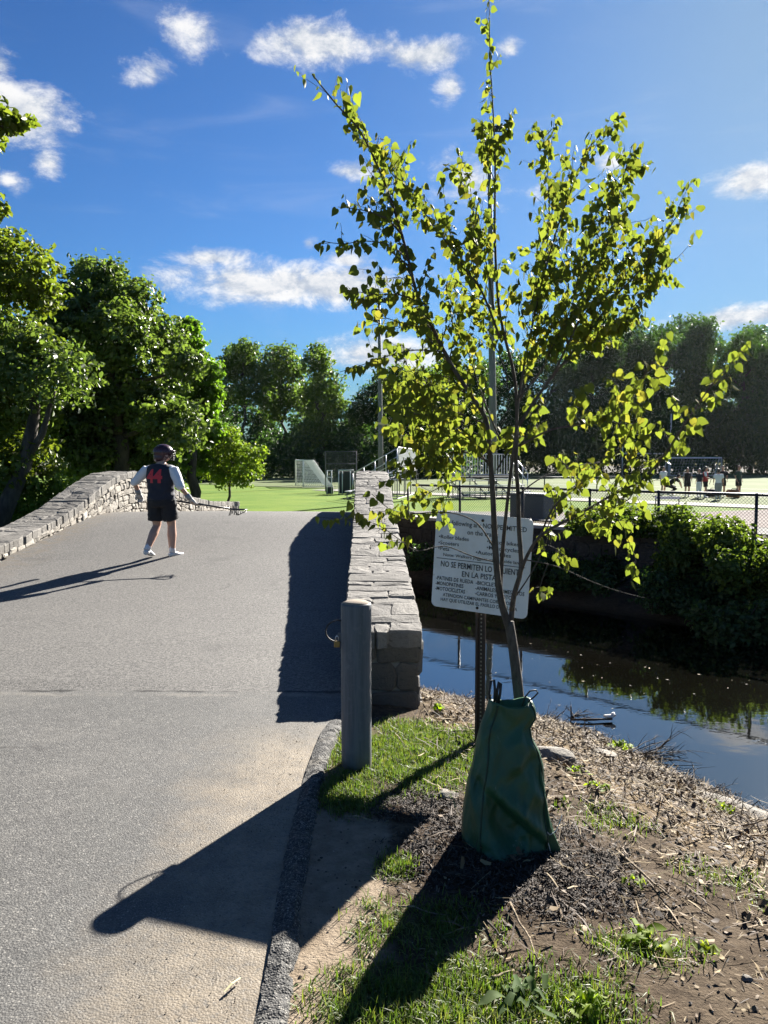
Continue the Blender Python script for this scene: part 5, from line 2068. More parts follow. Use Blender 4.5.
# hurdle on the track and low fence of the inner field
h1 = at(667, 515, 21)
hz = float(H(h1.x, 21)) + .03
hur = empty('hurdle', (h1.x, 21, hz), R(-12))
tag(hur, 'small training hurdle on the track behind the chain link fence', 'hurdle')
for s in (-1, 1):
    bm = bmesh.new()
    tube(bm, [(s * .3, .4, .016), (s * .3, .03, .016), (s * .3, 0, .04), (s * .3, 0, .58)], .016, 6)
    obj('hurdle_leg', bm, black_pipe, hur, True)
bm = bmesh.new()
box(bm, (0, -.02, .56), (.66, .02, .08))
obj('bar', bm, white_paint, hur)
ff = empty('field_rail', (at(560, 490, 44).x, 44, -.1))
tag(ff, 'short black rail fence along the edge of the sports field behind the right branches', 'fence')
bm = bmesh.new()
tube(bm, [(-6, -2.5, .95), (4, 1.5, .95)], .03, 6)
obj('top_rail', bm, black_pipe, ff, True)
for k in range(7):
    bm = bmesh.new()
    x = -6 + 10 * k / 6
    tube(bm, [(x, -2.5 + 4 * k / 6, 0), (x, -2.5 + 4 * k / 6, 1.0)], .035, 6)
    obj('fence_post', bm, black_pipe, ff, True)
tb_ = tag(empty('timber_edging', (at(612, 497, 33).x, 33, float(H(at(612, 497, 33).x, 33)))), 'long dark timber edging lying across the pale track', 'edging')
bm = bmesh.new()
box(bm, (0, 0, .10), (.22, 7.0, .2), Matrix.Rotation(R(-24), 3, 'Z'), .02)
obj('timber', bm, rust, tb_)

# ------------------------------------------------------------------ people
def V3(*a):
    return Vector(a)


def rumple(me, amp):
    """soft cloth folds"""
    if amp:
        ns = [v.normal.copy() for v in me.vertices]
        for v, n in zip(me.vertices, ns):
            p = v.co
            f = 1 - 2 * abs(mnoise.noise(Vector((p.x * 6 + p.z * 3, p.y * 6, p.z * 9 - p.x * 5))))
            v.co = p + n * amp * (f + .5 * mnoise.noise(p * 16))
    return me


def seg_loft(bm, pts, n=12):
    """pts: (position, radius across, radius fore-aft); rings stay square to the limb"""
    rings = []
    m = len(pts)
    for i, (p, ra, rb_) in enumerate(pts):
        t = (Vector(pts[min(i + 1, m - 1)][0]) - Vector(pts[max(i - 1, 0)][0])).normalized()
        a = V3(1, 0, 0)
        a = a - t * a.dot(t)
        if a.length < .2:
            a = V3(0, 1, 0) - t * t.y
        a.normalize()
        b_ = t.cross(a).normalized()
        rings.append((p, a * ra, b_ * rb_))
    loft(bm, rings, n)


def mixp(a, b_, t):
    return Vector(a).lerp(Vector(b_), t)


def limb_pts(a, b_, c, r):
    """upper, joint, lower with swelling; r: (top, mid upper, joint, mid lower, end)"""
    return [(a, r[0], r[0]), (mixp(a, b_, .45), r[1], r[1]), (b_, r[2], r[2]), (mixp(b_, c, .35), r[3], r[3]), (c, r[4], r[4])]


STAND = dict(
    hipL=(-.095, 0, .92), knL=(-.10, .03, .50), anL=(-.10, -.02, .085), toeL=(-.13, .17, .03),
    hipR=(.095, 0, .92), knR=(.10, .03, .50), anR=(.10, -.02, .085), toeR=(.13, .17, .03),
    shL=(-.19, 0, 1.44), elL=(-.25, -.03, 1.16), wrL=(-.25, .06, .92),
    shR=(.19, 0, 1.44), elR=(.25, -.03, 1.16), wrR=(.25, .06, .92),
    pelvis=(0, 0, .95), chest=(0, -.01, 1.28), neck=(0, .0, 1.50), head=(0, .03, 1.66), look=0.0)


def person(name, label, loc, heading, height, pose, wear, voxel=.02, group=None, cat='person', detail=False, broad=1.0):
    """heading: 0 looks away from the viewer (+y), positive turns right"""
    J = dict(STAND)
    J.update(pose)
    J = {k: (Vector(v) if hasattr(v, '__len__') else v) for k, v in J.items()}
    root = empty(name, loc, -heading)
    k = height / 1.78
    root.scale = (k * broad, k * broad, k)
    tag(root, label, cat, group)
    pe, ch, ne, hd_ = J['pelvis'], J['chest'], J['neck'], J['head']
    # body
    bm = bmesh.new()
    seg_loft(bm, [(pe - V3(0, 0, .12), .10, .085), (pe - V3(0, 0, .04), .165, .115), (mixp(pe, ch, .35), .145, .105), (ch, .165, .118), (mixp(ch, ne, .5), .175, .105), (mixp(ch, ne, .82), .12, .075), (ne, .058, .058), (mixp(ne, hd_, .5), .053, .056)], 16)
    rot = Matrix.Rotation(-J['look'], 3, 'Z')
    ellipsoid(bm, hd_, .076, .098, .115, 16, 12, rot)
    ellipsoid(bm, hd_ + rot @ V3(0, .035, -.065), .052, .06, .055, 12, 8, rot)       # jaw
    ellipsoid(bm, hd_ + rot @ V3(0, .103, -.015), .013, .018, .026, 8, 6, rot)       # nose
    ellipsoid(bm, hd_ + rot @ V3(0, .088, .022), .05, .014, .012, 8, 6, rot)         # brow
    for s in (-1, 1):
        ellipsoid(bm, hd_ + rot @ V3(s * .078, 0, -.01), .012, .024, .034, 8, 6, rot)  # ears
        S_ = 'L' if s < 0 else 'R'
        seg_loft(bm, limb_pts(J['hip' + S_], J['kn' + S_], J['an' + S_], (.088, .084, .058, .065, .040)))
        a, t = J['an' + S_], J['toe' + S_]
        d = (t - a)
        dh = V3(d.x, d.y, 0).normalized()
        heel = a - dh * .045 + (V3(0, 0, -.045))
        seg_loft(bm, [(heel, .030, .035), (a + V3(0, 0, -.02), .036, .045), (mixp(a, t, .55) + V3(0, 0, -.012), .042, .032), (t, .036, .02)])
        seg_loft(bm, limb_pts(J['sh' + S_], J['el' + S_], J['wr' + S_], (.052, .047, .037, .037, .025)))
        ellipsoid(bm, J['sh' + S_] - V3(J['sh' + S_].x * .12, 0, .012), .052, .05, .05, 10, 8)
        w_, e_ = J['wr' + S_], J['el' + S_]
        hdir = (w_ - e_).normalized()
        ellipsoid(bm, w_ + hdir * .055, .036, .028, .05, 10, 8, V3(0, 0, 1).rotation_difference(hdir).to_matrix())
    body = obj('body', remeshed(bm, voxel, 3), skin, root)
    # eyes
    if detail:
        for s in (-1, 1):
            bm = bmesh.new()
            ellipsoid(bm, hd_ + rot @ V3(s * .03, .092, .0), .011, .008, .008, 8, 6, rot)
            obj('eye', bm, rubber, root, True)
    # shirt with sleeves
    sl = wear.get('sleeve', .75)
    def torso(g, z0=.0, zt=.86):
        return [(pe + V3(0, 0, z0), .165 + g, .115 + g), (mixp(pe, ch, .35), .150 + g, .112 + g), (ch, .172 + g, .122 + g), (mixp(ch, ne, .5), .190 + g, .110 + g), (mixp(ch, ne, .70), .165 + g, .095 + g), (mixp(ch, ne, zt), .105 + g, .076 + g)]
    bm = bmesh.new()
    seg_loft(bm, torso(.016, -.06), 18)
    for S_ in 'LR':
        a, b_, c = J['sh' + S_], J['el' + S_], J['wr' + S_]
        g = .017
        if sl <= 1:
            seg_loft(bm, [(a, .058 + g, .058 + g), (mixp(a, b_, sl * .5), .052 + g, .052 + g), (mixp(a, b_, sl), .048 + g * 1.2, .048 + g * 1.2)])
        else:
            seg_loft(bm, [(a, .058 + g, .058 + g), (mixp(a, b_, .5), .052 + g, .052 + g), (b_, .045 + g, .045 + g), (mixp(b_, c, sl - 1), .042 + g, .042 + g)])
        ellipsoid(bm, a - V3(a.x * .12, 0, .012), .058 + g * .4, .056 + g * .4, .054 + g * .4, 10, 8)
    obj('shirt', rumple(remeshed(bm, voxel, 3), .007 if detail else 0), wear['shirt'], root)
    jersey = None
    if 'jersey' in wear:
        bm = bmesh.new()
        seg_loft(bm, torso(.036, -.035, .86), 20)
        jersey = obj('jersey', rumple(remeshed(bm, voxel, 2), .008 if detail else 0), wear['jersey'], root)
    # shorts or trousers
    bm = bmesh.new()
    g = .022
    seg_loft(bm, [(pe + V3(0, 0, .035), .168 + g * .6, .118 + g * .6), (pe - V3(0, 0, .05), .178 + g, .125 + g), (pe - V3(0, 0, .14), .135 + g, .105 + g)], 18)
    hem = wear.get('hem', .72)
    for S_ in 'LR':
        a, b_, c = J['hip' + S_], J['kn' + S_], J['an' + S_]
        if hem <= 1:
            seg_loft(bm, [(a, .09 + g, .095 + g), (mixp(a, b_, hem * .5), .088 + g, .092 + g), (mixp(a, b_, hem), .088 + g * 1.2, .092 + g * 1.2)])
        else:
            seg_loft(bm, [(a, .09 + g, .095 + g), (mixp(a, b_, .5), .082 + g, .085 + g), (b_, .062 + g, .062 + g), (mixp(b_, c, hem - 1), .055 + g, .055 + g)])
    obj('shorts' if hem <= 1 else 'trousers', rumple(remeshed(bm, voxel, 3), .010 if detail else 0), wear['shorts'], root)
    for S_ in 'LR':
        a, t = J['an' + S_], J['toe' + S_]
        dh = V3(t.x - a.x, t.y - a.y, 0).normalized()
        up = (J['kn' + S_] - a).normalized()
        bm = bmesh.new()
        dz = (t.z - a.z) + .055
        heel = a - dh * .055 + V3(0, 0, -.050)
        seg_loft(bm, [(heel, .030, .034), (heel + dh * .03 + V3(0, 0, .008), .042, .046), (a + dh * .02 + V3(0, 0, -.03), .044, .05), (mixp(a, t, .6) + V3(0, 0, -.018), .052, .034), (t + dh * .0, .044, .026), (t + dh * .03, .02, .016)])
        obj('shoe', remeshed(bm, voxel * .6, 2), wear.get('shoes', shoe_white), root)
        bm = bmesh.new()
        seg_loft(bm, [(a + up * -.01, .045, .047), (a + up * .06, .043, .045), (a + up * wear.get('sock', .12), .047, .049)])
        obj('sock', bm, wear.get('socks', white_cloth), root, True)
    # head wear or hair
    if wear.get('helmet'):
        bm = bmesh.new()
        ellipsoid(bm, hd_ + rot @ V3(0, -.008, .018), .118, .142, .130, 18, 12, rot)
        ellipsoid(bm, hd_ + rot @ V3(0, -.045, -.065), .105, .10, .095, 14, 10, rot)
        hm = remeshed(bm, voxel * .7, 3)
        he = obj('helmet', hm, wear['helmet'], root)
        bm = bmesh.new()
        loft(bm, [(hd_ + rot @ V3(0, .09, .045), rot @ V3(.09, 0, 0), rot @ V3(0, .03, .012)), (hd_ + rot @ V3(0, .135, .030), rot @ V3(.080, 0, 0), rot @ V3(0, .045, .008))], 14)
        obj('visor', bm, wear['helmet'], he, True)
        bm = bmesh.new()
        for z in (-.005, -.04, -.075, -.105):
            pts = []
            for q in range(9):
                a = R(-72 + 144 * q / 8)
                pts.append(hd_ + rot @ V3(.098 * math.sin(a), .035 + .115 * math.cos(a) - abs(z + .05) * .15, z))
            tube(bm, pts, .0045, 5)
        for a in (-40, 0, 40):
            a = R(a)
            tube(bm, [hd_ + rot @ V3(.098 * math.sin(a), .035 + .115 * math.cos(a), z) for z in (.02, -.04, -.105)], .0045, 5)
        obj('face_cage', bm, wear.get('cage', galv), he, True)
    else:
        bm = bmesh.new()
        ellipsoid(bm, hd_ + rot @ V3(0, -.022, .025), .086, .100, .105, 14, 10, rot)
        ellipsoid(bm, hd_ + rot @ V3(0, -.07, -.04), .065, .05, .085, 10, 8, rot)
        if wear.get('tail'):
            ellipsoid(bm, hd_ + rot @ V3(0, -.125, -.05), .026, .032, .10, 8, 6, rot)
        obj('hair', remeshed(bm, voxel * .8, 2), wear.get('hair', hair_brown), root)
    return root, J, jersey, k


def hand_with_fingers(parent, name, wrist, elbow, grip_axis, mat, size=1.0, side=1):
    """palm, four curled fingers of unequal length and a thumb closing on a bar that runs along grip_axis"""
    bm = bmesh.new()
    d = (wrist - elbow).normalized()
    g = Vector(grip_axis).normalized()
    g = (g - d * g.dot(d))
    g.normalize()
    n = d.cross(g).normalized() * side
    seg_loft(bm, [(wrist - d * .05, .036, .033), (wrist, .036, .032), (wrist + d * .04, .045, .028), (wrist + d * .085, .045, .024)])
    for i, L in enumerate((.88, 1.0, .95, .78)):
        b0 = wrist + d * .08 + g * (-.034 + .0225 * i)
        p1 = b0 + d * .036 * L + n * .008
        p2 = p1 + d * .016 * L + n * .030 * L
        p3 = p2 - d * .020 * L + n * .018 * L
        tube(bm, [b0 - d * .02, b0, p1, p2, p3], [.012, .012, .0112, .0105, .008], 7)
    t0 = wrist + d * .025 - g * .04 + n * .008
    t1 = t0 + d * .032 - g * .018 + n * .018
    t2 = t1 + d * .024 + g * .008 + n * .022
    tube(bm, [wrist + d * .01 - g * .02, t0, t1, t2], [.014, .0135, .012, .009], 7)
    return obj(name, bm, mat, parent, True)


def stick(label, a, b_, head_len=.26, group=None, droop=V3(0, 0, -1)):
    """lacrosse stick from butt a to the tip of its head b_ (world)"""
    a, b_ = Vector(a), Vector(b_)
    root = empty('lacrosse_stick', a)
    tag(root, label, 'lacrosse stick', group)
    d = (b_ - a).normalized()
    L = (b_ - a).length
    bm = bmesh.new()
    tube(bm, [V3(0, 0, 0), d * (L - head_len)], .0135, 8)
    obj('shaft', bm, shaft_mat, root, True)
    up = (V3(0, 0, 1) - d * d.z).normalized()
    sd2 = d.cross(up)
    bm = bmesh.new()
    wid = .075
    for s in (-1, 1):
        tube(bm, [d * (L - head_len), d * (L - head_len * .8) + sd2 * s * wid * .45, d * (L - head_len * .35) + sd2 * s * wid * .85 + up * .012, d * (L - .03) + sd2 * s * wid * .9 + up * .02, d * L + up * .02], [.012, .011, .009, .009, .009], 6)
    obj('head', bm, stick_head, root, True)
    bm = bmesh.new()
    for k in range(7):
        t = L - head_len * (.82 - .75 * k / 6)
        w_ = wid * (.5 + .4 * k / 6)
        sag = -up * (.03 + .05 * math.sin(math.pi * min(1, .25 + k / 7)))
        tube(bm, [d * t + sd2 * w_, d * t + sd2 * w_ * .4 + sag, d * t - sd2 * w_ * .4 + sag, d * t - sd2 * w_], .004, 4)
    for q in (-.5, 0, .5):
        tube(bm, [d * (L - head_len * .8) + sd2 * q * wid * .5, d * (L - head_len * .45) + sd2 * q * wid - up * .075, d * (L - .02) + sd2 * q * wid * 1.2], .004, 4)
    for q in (-.03, .01, .04):
        tube(bm, [d * (L - head_len * .9) + sd2 * q, d * (L - head_len * .95) + sd2 * q * 1.5 - V3(0, 0, .05), d * (L - head_len) + sd2 * q * 2 - V3(0, 0, .10)], .004, 4)
    obj('pocket', bm, stick_head, root, True)
    return root


# the walking player on the bridge
PX, PY = (163 - 384) / F * 11.1, 11.0
pz = float(road_z(PY)) + .016
hdg = R(14)
pose = dict(
    hipL=(-.095, 0, .92), knL=(-.115, .07, .505), anL=(-.135, -.17, .145), toeL=(-.14, -.02, .045),
    hipR=(.095, 0, .92), knR=(.10, .10, .51), anR=(.10, .10, .085), toeR=(.155, .27, .03),
    shL=(-.195, 0, 1.405), elL=(-.385, -.04, 1.19), wrL=(-.40, .08, 1.00),
    shR=(.195, 0, 1.405), elR=(.325, -.05, 1.13), wrR=(.40, .09, .93),
    pelvis=(0, 0, .95), chest=(-.005, .01, 1.26), neck=(0, .03, 1.50), head=(.01, .075, 1.645), look=R(58))
wear = dict(shirt=white_cloth, jersey=navy, shorts=black, helmet=helmet_mat, sleeve=1.12, hem=.78, cage=black_pipe, sock=.15)
pl_, J, jersey, k = person('person', 'player in black jersey with red number 44 and dark helmet walking over the bridge', (PX, PY, pz), hdg, 1.62, pose, wear, .012, None, 'person', True, 1.12)
# number on the back, wrapped onto the cloth
dg = bpy.context.evaluated_depsgraph_get()
tree_ = BVHTree.FromPolygons([v.co.copy() for v in jersey.data.vertices], [tuple(p.vertices) for p in jersey.data.polygons])
bm = bmesh.new()
text_bm(bm, '44', -.135, 0, .20, .245, Matrix.Identity(4), 'LEFT', .06)
bmesh.ops.triangulate(bm, faces=bm.faces)
bmesh.ops.subdivide_edges(bm, edges=bm.edges, cuts=3, use_grid_fill=True)
for v in bm.verts:
    x, z = v.co.x - .012, v.co.y + 1.195
    hit = tree_.ray_cast(V3(x, -1, z), V3(0, 1, 0))
    yy = hit[0].y if hit[0] is not None else -.13
    v.co = V3(x, yy - .005, z)
obj('number', bm, red_print, jersey)
hand_with_fingers(pl_, 'glove', J['wrR'], J['elR'], (1, .0, -.25), glove_mat, 1, -1)
hand_with_fingers(pl_, 'glove', J['wrL'], J['elL'], (1, .5, 0), glove_mat, 1, 1)
# dark arm pads above the gloves
for S_ in 'LR':
    bm = bmesh.new()
    a, b_ = J['el' + S_], J['wr' + S_]
    seg_loft(bm, [(mixp(a, b_, .62), .041, .041), (mixp(a, b_, .8), .043, .043), (mixp(a, b_, .98), .040, .040)])
    obj('wrist_guard', bm, grey_cloth, pl_, True)
bpy.context.view_layer.update()
Mw = pl_.matrix_world
hp = J['wrR'] + (J['wrR'] - J['elR']).normalized() * .10
ax = V3(1, .25, -.17).normalized()
stick('dark lacrosse stick held level at hip height by the walking player', Mw @ (hp - ax * .30 + V3(0, .03, 0)), Mw @ (hp + ax * .74 + V3(0, .03, 0)), .25)

# the group on the far field
FARP = [
    # px, base y, height px, heading, wear, pose, label, hair
    (663, 494, 28, 160, dict(shirt=white_cloth, shorts=black, hair=hair_brown), {}, 'far player in a white shirt and black shorts, leftmost of the group on the field'),
    (672, 495, 22, 100, dict(shirt=black, shorts=black, hair=hair_dark, hem=1.8), dict(pelvis=(0, -.25, .62), chest=(0, .05, .86), neck=(0, .24, 1.02), head=(0, .36, 1.13), hipL=(-.095, -.25, .60), hipR=(.095, -.25, .60), knL=(-.16, .18, .52), knR=(.14, .20, .42), anL=(-.15, .02, .085), anR=(.14, -.25, .12), toeL=(-.16, .2, .03), toeR=(.14, -.1, .03), shL=(-.18, .2, .98), shR=(.18, .2, .98), elL=(-.2, .42, .76), elR=(.2, .42, .76), wrL=(-.12, .5, .52), wrR=(.12, .5, .52)), 'player in black crouching on the field beside the leftmost white shirt'),
    (687, 496, 29, 185, dict(shirt=grey_cloth, jersey=black, shorts=black, hair=hair_dark), {}, 'far player in a dark vest and black shorts standing alone left of centre'),
    (699, 497, 29, 250, dict(shirt=navy, shorts=white_cloth, hem=1.8, hair=hair_dark), {}, 'far player in a navy shirt and white trousers standing behind the red shirt'),
    (705, 497, 31, 120, dict(shirt=white_cloth, jersey=red_cloth, shorts=black, hair=hair_dark), dict(elR=(.28, .1, 1.16), wrR=(.22, .3, 1.1)), 'far player in a red vest and black shorts'),
    (718, 499, 31, 20, dict(shirt=white_cloth, shorts=grey_cloth, hem=1.8, hair=hair_dark, tail=True), {}, 'far player in a white shirt and pale grey trousers seen from behind'),
    (722, 496, 31, 200, dict(shirt=black, shorts=black, hair=hair_brown), {}, 'far player in black half hidden behind the white shirt and grey trousers'),
    (738, 496, 31, 150, dict(shirt=green_cloth, shorts=black, hair=hair_brown), dict(wrR=(.30, .18, .86), elR=(.30, .0, 1.14)), 'rightmost far player in a dark green top holding a lacrosse stick'),
]
for i, (px, py, hp_, hd_, wr, ps, lab) in enumerate(FARP):
    g = gnd(px, py, -.03)
    z = float(H(g.x, g.y)) + .036
    hgt = hp_ * (g.y + .1) / F
    if i == 1: hgt = 1.62
    p_, Jf, _, kf = person('person', lab, (g.x, g.y, z), R(hd_), hgt, ps, wr, .028, 'players standing on the far sports field')
    bpy.context.view_layer.update()
    if i in (7, 4):
        Mw = p_.matrix_world
        w_ = Jf['wrR'] + V3(0, .02, -.06)
        lab2 = 'lacrosse stick held head down by the rightmost far player' if i == 7 else 'lacrosse stick held upright by the far player in the red vest'
        tipd = V3(.12, .30, -.78) if i == 7 else V3(.1, .25, .9)
        stick(lab2, Mw @ (w_ - tipd * .3), Mw @ (w_ + tipd * .95), .25)
# gear bags on the ground by the group
for px, py, m, lab, sc in ((712, 496.5, black, 'black gear bag on the ground between the far players', 1.0), (733, 497, simple('orange mesh bag', (.40, .16, .07), .8, 0, .2, 20, .4), 'orange ball bag on the ground left of the rightmost far player', .8)):
    g = gnd(px, py, -.03)
    o = tag(empty('gear_bag', (g.x, g.y, float(H(g.x, g.y)) + .036), R(15)), lab, 'bag', 'gear bags on the field')
    bm = bmesh.new()
    seg_loft(bm, [(V3(-.42 * sc, 0, .2), .05, .08), (V3(-.36 * sc, 0, .2), .19, .19), (V3(0, .02, .21), .21, .20), (V3(.36 * sc, 0, .2), .19, .19), (V3(.42 * sc, 0, .2), .05, .08)], 14)
    for v in bm.verts: v.co.z = max(v.co.z, 0) + .04 * mnoise.noise(v.co * 6)
    obj('bag_body', bm, m, o, True)
    bm = bmesh.new()
    tube(bm, [(-.18, -.05, .36), (-.12, -.08, .46), (.12, -.08, .46), (.18, -.05, .36)], .015, 6)
    obj('handle', bm, rubber, o, True)

# ------------------------------------------------------------------ ground cover near the viewer
sg = np.random.default_rng(42)


def scatter(n, fn, xr, yr, power=1.0):
    out = []
    while sum(len(o) for o in out) < n:
        x = sg.uniform(*xr, 4000)
        y = sg.uniform(*yr, 4000)
        clump = np.array([mnoise.noise(Vector((a * 5.5, b * 5.5, 11))) + .6 * mnoise.noise(Vector((a * 15, b * 15, 5))) for a, b in zip(x, y)])
        pr = np.clip(fn(x, y), 0, 1) ** power
        pr = np.where(pr > .02, np.clip(pr * (1 + 1.6 * clump), 0, 1), 0)
        ok = (sg.random(4000) < pr) & (x > berm_x(y) + .08) & ((y < 5.28) | (x > wall_x(y) + .56)) & (sdist(NEAR, x, y) > -.05)
        out.append(np.stack([x[ok], y[ok]], 1))
    return np.concatenate(out)[:n]


def free_of_bag(p, r=.16):
    return np.hypot(p[:, 0] - bag.location.x, p[:, 1] - bag.location.y) > r


def blades(name, P, lo, hi, wid, lean, mat, curl=.5):
    z = HL(P[:, 0], P[:, 1])
    n = len(P)
    V = np.empty((n, 5, 3))
    a = sg.uniform(0, 2 * np.pi, n)
    L = sg.uniform(lo, hi, n) * sg.uniform(.6, 1.15, n)
    ln = sg.uniform(0, lean, n)
    b_ = np.stack([np.cos(a), np.sin(a)], 1)
    s = np.stack([-np.sin(a), np.cos(a)], 1)
    base = np.column_stack([P, z - .004])
    w_ = wid * sg.uniform(.7, 1.3, n)
    def up(t, k):
        o = np.zeros((n, 3))
        o[:, :2] = b_ * (L * ln * t ** (1 + curl))[:, None]
        o[:, 2] = L * t * np.sqrt(np.clip(1 - (ln * .75) ** 2 * t, .08, 1))
        o[:, :2] += s * (w_ * k)[:, None]
        return base + o
    V[:, 0], V[:, 1] = up(0, -.5), up(0, .5)
    V[:, 2], V[:, 3] = up(.55, .42), up(.55, -.42)
    V[:, 4] = up(1, 0)
    me = bpy.data.meshes.new(name)
    me.vertices.add(n * 5)
    me.vertices.foreach_set('co', V.reshape(-1))
    idx = (np.arange(n)[:, None] * 5 + np.array([0, 1, 2, 3, 3, 2, 4])).reshape(-1)
    me.loops.add(n * 7)
    me.loops.foreach_set('vertex_index', idx.astype(np.int32))
    me.polygons.add(n * 2)
    st = np.empty(n * 2, np.int32)
    st[0::2] = np.arange(n) * 7
    st[1::2] = np.arange(n) * 7 + 4
    me.polygons.foreach_set('loop_start', st)
    me.update(calc_edges=True)
    return obj(name, me, mat)


grass_m = leaf_mat('short grass', [(.05, .085, .016), (.07, .110, .020), (.10, .135, .026), (.16, .15, .06)], (1.7, 1.9, .8), .42)
P = scatter(46000, zone_grass, (-.4, 2.4), (1.7, 6.2), 1.6)
P = P[free_of_bag(P)]
tag(blades('grass', P, .014, .055, .0042, 1.5, grass_m), 'short tufted grass round the bollard and along the kerb side', 'grass', kind='stuff')

# straw, reeds and dead leaves washed up along the stream
def litter_mat(t, b):
    c = t.ramp(t.island(), [(0, (.022, .014, .009)), (.35, (.075, .045, .024)), (.65, (.165, .112, .052)), (.88, (.29, .22, .11)), (1, (.06, .033, .018))])
    t.put(b.inputs['Base Color'], c)
    b.inputs['Roughness'].default_value = .8


lit_m = material('dead reeds and leaves', litter_mat)


def slivers(name, P, lo, hi, w0, w1, hgt, mat, bend=.2, rise=.35):
    """flat bent strips lying every which way"""
    n = len(P)
    z = HL(P[:, 0], P[:, 1])
    a = sg.uniform(0, 2 * np.pi, n)
    L = sg.uniform(lo, hi, n)
    w_ = sg.uniform(w0, w1, n)
    el = sg.normal(0, rise, n)
    d = np.column_stack([np.cos(a) * np.cos(el), np.sin(a) * np.cos(el), np.sin(el)])
    s = np.column_stack([-np.sin(a), np.cos(a), sg.normal(0, .5, n)])
    s /= np.linalg.norm(s, axis=1, keepdims=True)
    c = np.column_stack([P, z + np.abs(sg.normal(0, hgt, n)) + .003 + np.abs(np.sin(el)) * L * .4])
    u = np.cross(d, s)
    V = np.empty((n, 6, 3))
    for i, t in enumerate((-.5, 0, .5)):
        m = c + d * (L * t)[:, None] + u * ((bend * L * (.25 - t * t)) * sg.choice([-1, 1], n))[:, None]
        k = .5 if t == 0 else .32
        V[:, i * 2] = m - s * (w_ * k)[:, None]
        V[:, i * 2 + 1] = m + s * (w_ * k)[:, None]
    me = bpy.data.meshes.new(name)
    me.vertices.add(n * 6)
    me.vertices.foreach_set('co', V.reshape(-1))
    idx = (np.arange(n)[:, None] * 6 + np.array([0, 1, 3, 2, 2, 3, 5, 4])).reshape(-1)
    me.loops.add(n * 8)
    me.loops.foreach_set('vertex_index', idx.astype(np.int32))
    me.polygons.add(n * 2)
    me.polygons.foreach_set('loop_start', (np.arange(n * 2) * 4).astype(np.int32))
    me.update(calc_edges=True)
    return obj(name, me, mat)


P = scatter(17000, zone_litter, (.2, 4.2), (2.4, 8.6))
P2 = scatter(2800, lambda x, y: .35 * (x > .1) * np.ones_like(x), (-.2, 2.6), (1.7, 5.2))
tag(slivers('straw_bits', P2, .012, .06, .0015, .004, .002, lit_m, .1, .06), 'bits of dry straw scattered over the soil', 'litter', kind='stuff')
tag(slivers('reed_litter', P, .03, .15, .002, .008, .016, lit_m), 'tangle of dead reeds and leaves along the water edge', 'litter', kind='stuff')
P = scatter(4200, zone_litter, (.2, 4.2), (2.4, 8.6))
tag(slivers('leaf_litter', P, .02, .05, .012, .03, .015, lit_m, .5, .5), 'curled brown leaves among the dead reeds', 'litter', kind='stuff')

mul_m = material('mulch chips', lambda t, b: (t.put(b.inputs['Base Color'], t.ramp(t.island(), [(0, (.010, .007, .005)), (.5, (.030, .020, .014)), (.85, (.06, .042, .030)), (1, (.17, .13, .09))])), t.put(b.inputs['Roughness'], .85)))
P = scatter(17000, zone_mulch, (-.1, 1.7), (2.1, 5.0))
tag(slivers('mulch', P, .007, .030, .002, .007, .005, mul_m, .15, .4), 'dark shredded bark mulch round the sapling', 'mulch', kind='stuff')

# crumbs and pebbles on the dirt and along the kerb
def pebbles(name, P, r0, r1, mat, zfn):
    bm = bmesh.new()
    rp = random.Random(4)
    for (x, y) in P:
        s = rp.uniform(r0, r1) * rp.uniform(.5, 1)
        z = zfn(x, y)
        vs_ = []
        for q in ((1, 0, 0), (-1, 0, 0), (0, 1, 0), (0, -1, 0), (0, 0, 1), (0, 0, -1)):
            vs_.append(bm.verts.new((x + q[0] * s * rp.uniform(.6, 1.2), y + q[1] * s * rp.uniform(.6, 1.2), z + s * .2 + q[2] * s * rp.uniform(.4, .8))))
        for f in ((0, 2, 4), (2, 1, 4), (1, 3, 4), (3, 0, 4), (2, 0, 5), (1, 2, 5), (3, 1, 5), (0, 3, 5)):
            bm.faces.new([vs_[i] for i in f])
    return obj(name, bm, mat)


peb_m = material('crumbs', lambda t, b: (t.put(b.inputs['Base Color'], t.ramp(t.island(), [(0, (.03, .024, .018)), (.5, (.11, .085, .06)), (.85, (.22, .18, .14)), (1, (.36, .32, .27))])), t.put(b.inputs['Roughness'], .9)))
tag(slivers('soil_debris', scatter(3800, lambda x, y: .3 * (x > .0) + .5 * np.clip(1 - sdist(NEAR, x, y) / 3.2, 0, 1), (-.1, 3.6), (1.7, 6.5)), .008, .035, .004, .014, .004, lit_m, .4, .3), 'crumbled leaves and bark bits on the soil', 'debris', kind='stuff')
P = scatter(3500, lambda x, y: .5 * np.ones_like(x), (-.35, 2.4), (1.7, 5.2))
tag(pebbles('soil_crumbs', P, .003, .010, peb_m, lambda x, y: float(HL(x, y))), 'crumbs of soil and gravel on the bare ground', 'gravel', kind='stuff')
pr = []
while len(pr) < 1100:
    x, y = -.45 - abs(sg.normal(0, .22)), sg.uniform(1.8, 5.0)
    if mnoise.noise(Vector((x * 5, y * 3, 2))) + sg.random() > .55: pr.append((x, y))
for _ in range(260): pr.append((sg.uniform(-3.2, -.5), sg.uniform(1.9, 9)))
tag(pebbles('road_grit', pr, .0015, .0042, peb_m, lambda x, y: float(road_z(y)) + .006 + .025 * .4 * max(0, 1 - abs(2 * (x + 6.25) / 5.85 - 1))), 'grit washed along the road side of the kerb', 'gravel', kind='stuff')


